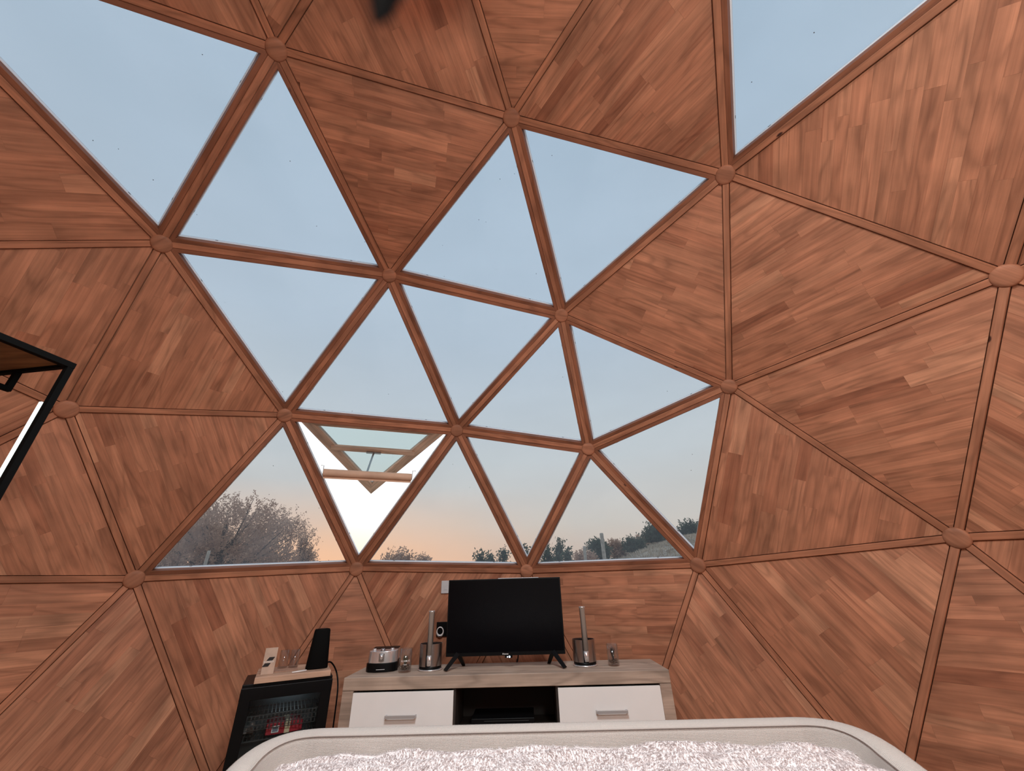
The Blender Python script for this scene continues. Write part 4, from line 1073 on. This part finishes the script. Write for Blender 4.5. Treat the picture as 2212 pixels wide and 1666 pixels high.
# dry grass tufts on the hillside
rg = random.Random(5); vs = []; fc = []
for k in range(16000):
    az = math.radians(rg.uniform(9, 34)); D = rg.uniform(17, 33); x, y = D * math.sin(az), D * math.cos(az); z = gz(x, y)
    h_ = rg.uniform(0.06, 0.2) * (0.5 + 0.9 * abs(noise.noise(V((x * .6, y * .6, 9))))) ; dx, dy = rg.uniform(-.12, .12), rg.uniform(-.12, .12); b = len(vs)
    vs += [(x - .03, y, z - .05), (x + .03, y, z - .05), (x + dx, y + dy, z + h_)]; fc.append((b, b + 1, b + 2))
me = bpy.data.meshes.new('hill_grass'); me.from_pydata(vs, [], fc)
o = link('hill_grass', me, simple('straw', (0.50, 0.42, 0.33), 0.95, var=0.3, vscale=2), GROUND); o['kind'] = 'stuff'

def tree(name, u0, u1, vt, Y, nl, ls, m_, label, seed, shape='round', zb=None, flat=0.55, group='trees and bushes outside the windows', cat='tree', gaps=0.0, blobs=9):
    """a tree whose crown spans u0..u1 with its top at vt, standing Y metres out; trunk, branches, then leaves around the twigs"""
    rg = random.Random(seed)
    pl, pr, tt = at(u0, 1200, Y), at(u1, 1200, Y), at((u0 + u1) / 2, vt, Y)
    cx = (pl.x + pr.x) / 2; hw = (pr.x - pl.x) / 2; g = gz(cx, Y) if zb is None else zb; ztop = tt.z
    Hh = ztop - g
    root = empty(name, (cx, Y, g)); tag(root, label, cat, group)
    cc = []
    if shape == 'round':
        rad_ = hw; cz = Hh - min(rad_ * 0.85, Hh * 0.55)
        cc.append((V((0, 0, cz)), rad_ * 0.78))
        for k in range(blobs):
            a_ = k * 2.399; t_ = rg.uniform(-0.5, 0.8); rr = rad_ * flat * math.sqrt(max(0.1, 1 - t_ * t_ * (1 if flat < 0.6 else 0.3)))
            s_ = rad_ * rg.uniform(0.28, 0.44)
            cc.append((V((rr * math.cos(a_), rr * math.sin(a_), min(cz + t_ * rad_ * 0.7, Hh - s_ * 0.9))), s_))
    else:
        n_ = 6
        for k in range(n_):
            f_ = k / (n_ - 1); s_ = hw * (1 - 0.75 * f_) * 0.8
            cc.append((V((rg.uniform(-.1, .1) * hw, 0, Hh * (0.25 + 0.68 * f_))), s_))
            for q in range(3):
                a_ = rg.random() * 6.28; cc.append((V((math.cos(a_) * s_ * .8, math.sin(a_) * s_ * .8, Hh * (0.25 + 0.62 * f_))), s_ * 0.45))
    bm = bmesh.new(); r0 = max(0.03, hw * 0.09)
    tube(bm, [V((0, 0, -0.1)), V((0.02, 0, Hh * 0.25)), V((0, 0, Hh * 0.55)), V((0, 0, Hh * 0.85))], [r0, r0 * 0.8, r0 * 0.5, r0 * 0.15], 8)
    tw = []
    for c_, s_ in cc:
        for q in range(4):
            e = c_ + V((rg.gauss(0, 1), rg.gauss(0, 1), abs(rg.gauss(0, 1)))).normalized() * s_ * rg.uniform(0.6, 1.0)
            m0 = V((0, 0, min(c_.z, Hh * 0.7) * rg.uniform(0.45, 0.9))); mid = m0.lerp(e, 0.5) + V((0, 0, s_ * 0.1))
            tube(bm, [m0, mid, e], [r0 * 0.22, r0 * 0.12, 0.005], 5); tw.append((mid, e))
    obj('trunk', bm, M_bark, root)
    # leaves
    vs = []; fc = []; tot = sum(s_ ** 2 for _, s_ in cc)
    for c_, s_ in cc:
        nsp = max(6, int(nl / 14 * s_ ** 2 / tot))
        for k in range(nsp):
            d = V((rg.gauss(0, 1), rg.gauss(0, 1), rg.gauss(0, 1))).normalized(); rr = s_ * (rg.random() ** 0.4) * rg.uniform(0.9, 1.08)
            if rg.random() < 0.09: rr *= 1.16
            p0_ = c_ + d * rr
            if gaps and noise.noise(p0_ * 2.2 + V((seed, 0, 0))) > 0.35 - gaps: continue
            td_ = (d + V((0, 0, 0.7)) + V((rg.gauss(0, .4), rg.gauss(0, .4), rg.gauss(0, .4)))).normalized(); tl_ = ls * 3.2
            for q in range(14):
                p = p0_ + td_ * tl_ * (q / 13 - 0.3) + V((rg.gauss(0, 1), rg.gauss(0, 1), rg.gauss(0, 1))) * ls * 0.35
                if p.z < Hh * 0.10: continue
                a_ = V((rg.gauss(0, 1), rg.gauss(0, 1), rg.gauss(0, 1))).normalized(); b_ = a_.cross(V((rg.gauss(0, 1), rg.gauss(0, 1), rg.gauss(0, 1)))).normalized()
                a_ = (a_ + td_ * 0.8).normalized() * ls * rg.uniform(.7, 1.2) * 0.5; b_ = b_ * ls * 0.22; b = len(vs)
                vs += [p - a_, p + b_, p + a_, p - b_]; fc.append((b, b + 1, b + 2, b + 3))
    me = bpy.data.meshes.new('foliage'); me.from_pydata(vs, [], fc); o = link('foliage', me, m_, root); o['kind'] = 'stuff'
    return root
tree('broad_tree', 290, 655, 1082, 9.0, 120000, 0.056, LF_warm, 'large feathery tree filling the lower left window', 1, zb=-0.35, gaps=0.05, blobs=26, flat=0.72)
tree('dark_tree', 338, 412, 1140, 11.0, 6000, 0.09, LF_green, 'darker green tree behind the left side of the large feathery tree', 21, zb=-0.35)
tree('young_tree', 600, 712, 1150, 8.0, 20000, 0.050, LF_warm, 'low shrub right of the large feathery tree, in the lower left window', 2, shape='cone', zb=-0.35, cat='shrub')
tree('round_bush', 812, 905, 1195, 16.0, 5000, 0.13, LF_warm, 'low rounded treetop just above the sill, under the open vent\'s right side', 3, zb=-0.35)
tree('round_bush', 895, 928, 1205, 19.5, 1500, 0.12, LF_warm, 'tiny bush tip right of the low rounded treetop', 4, zb=-0.35, cat='shrub')
tree('conifer', 1022, 1052, 1192, 14.0, 2200, 0.12, LF_green, 'leftmost small pointed green tree above the television', 5, shape='cone')
tree('conifer', 1046, 1072, 1195, 15.6, 2000, 0.12, LF_green, 'second small pointed green tree from the left above the television', 6, shape='cone')
tree('conifer', 1066, 1108, 1185, 17.4, 2800, 0.12, LF_green, 'tallest pointed green tree above the television, left of the window bars', 7, shape='cone')
tree('conifer', 1120, 1142, 1180, 15.0, 1400, 0.12, LF_green, 'thin green treetop in the gap between two window bars', 8, shape='cone')
tree('conifer', 1162, 1206, 1180, 12.2, 4200, 0.11, LF_green, 'bushy green tree right behind the window bars, left of the fence posts', 9, shape='cone')
tree('conifer', 1190, 1226, 1168, 14.0, 4200, 0.11, LF_green, 'taller green tree standing left of the fence posts', 10, shape='cone')
tree('young_tree', 1214, 1238, 1186, 12.4, 900, 0.10, LF_green, 'thin sapling between the green trees and the small post', 11, shape='cone')
tree('round_bush', 1244, 1282, 1196, 20.0, 2600, 0.15, LF_warm, 'brownish bush behind the small wooden post', 12, cat='shrub')
tree('round_bush', 1272, 1316, 1174, 24.0, 4200, 0.18, LF_green, 'round green bush behind the tall wooden post', 13, cat='shrub')
tree('round_bush', 1314, 1350, 1174, 26.0, 3200, 0.18, LF_warm, 'brownish round bush right of the tall wooden post', 14, cat='shrub')
tree('round_bush', 1352, 1394, 1174, 25.2, 3200, 0.18, LF_green, 'low dark bush at the foot of the hillside', 15, cat='shrub')
tree('round_bush', 1376, 1408, 1164, 30.5, 2400, 0.18, LF_warm, 'small brownish tree on the hillside left of the largest one', 16)
tree('round_bush', 1392, 1462, 1146, 27.0, 8000, 0.18, LF_green, 'largest dark green tree on the hillside, touching the window bar', 17, blobs=14)
tree('round_bush', 1474, 1530, 1142, 27.0, 4500, 0.18, LF_green, 'grey-green tree in the window corner at far right', 18)
for (u, vt, Y, rr, lb) in ((1262, 1180, 11.0, 0.040, 'short weathered fence post outside, left of the tall one'), (1299, 1152, 9.0, 0.042, 'tall weathered fence post outside, in front of the bushes'), (452, 1190, 5.9, 0.022, 'pale post standing in front of the large feathery tree')):
    p = at(u, vt, Y); bm = bmesh.new(); g = gz(p.x, p.y); lathe(bm, [(0, g - p.z - .2), (rr, g - p.z - .2), (rr, -0.012), (rr * .8, 0), (0, 0)], 14)
    o = obj('fence_post', bm, M_post, None, True); o.location = p; tag(o, lb, 'post', 'fence posts outside')
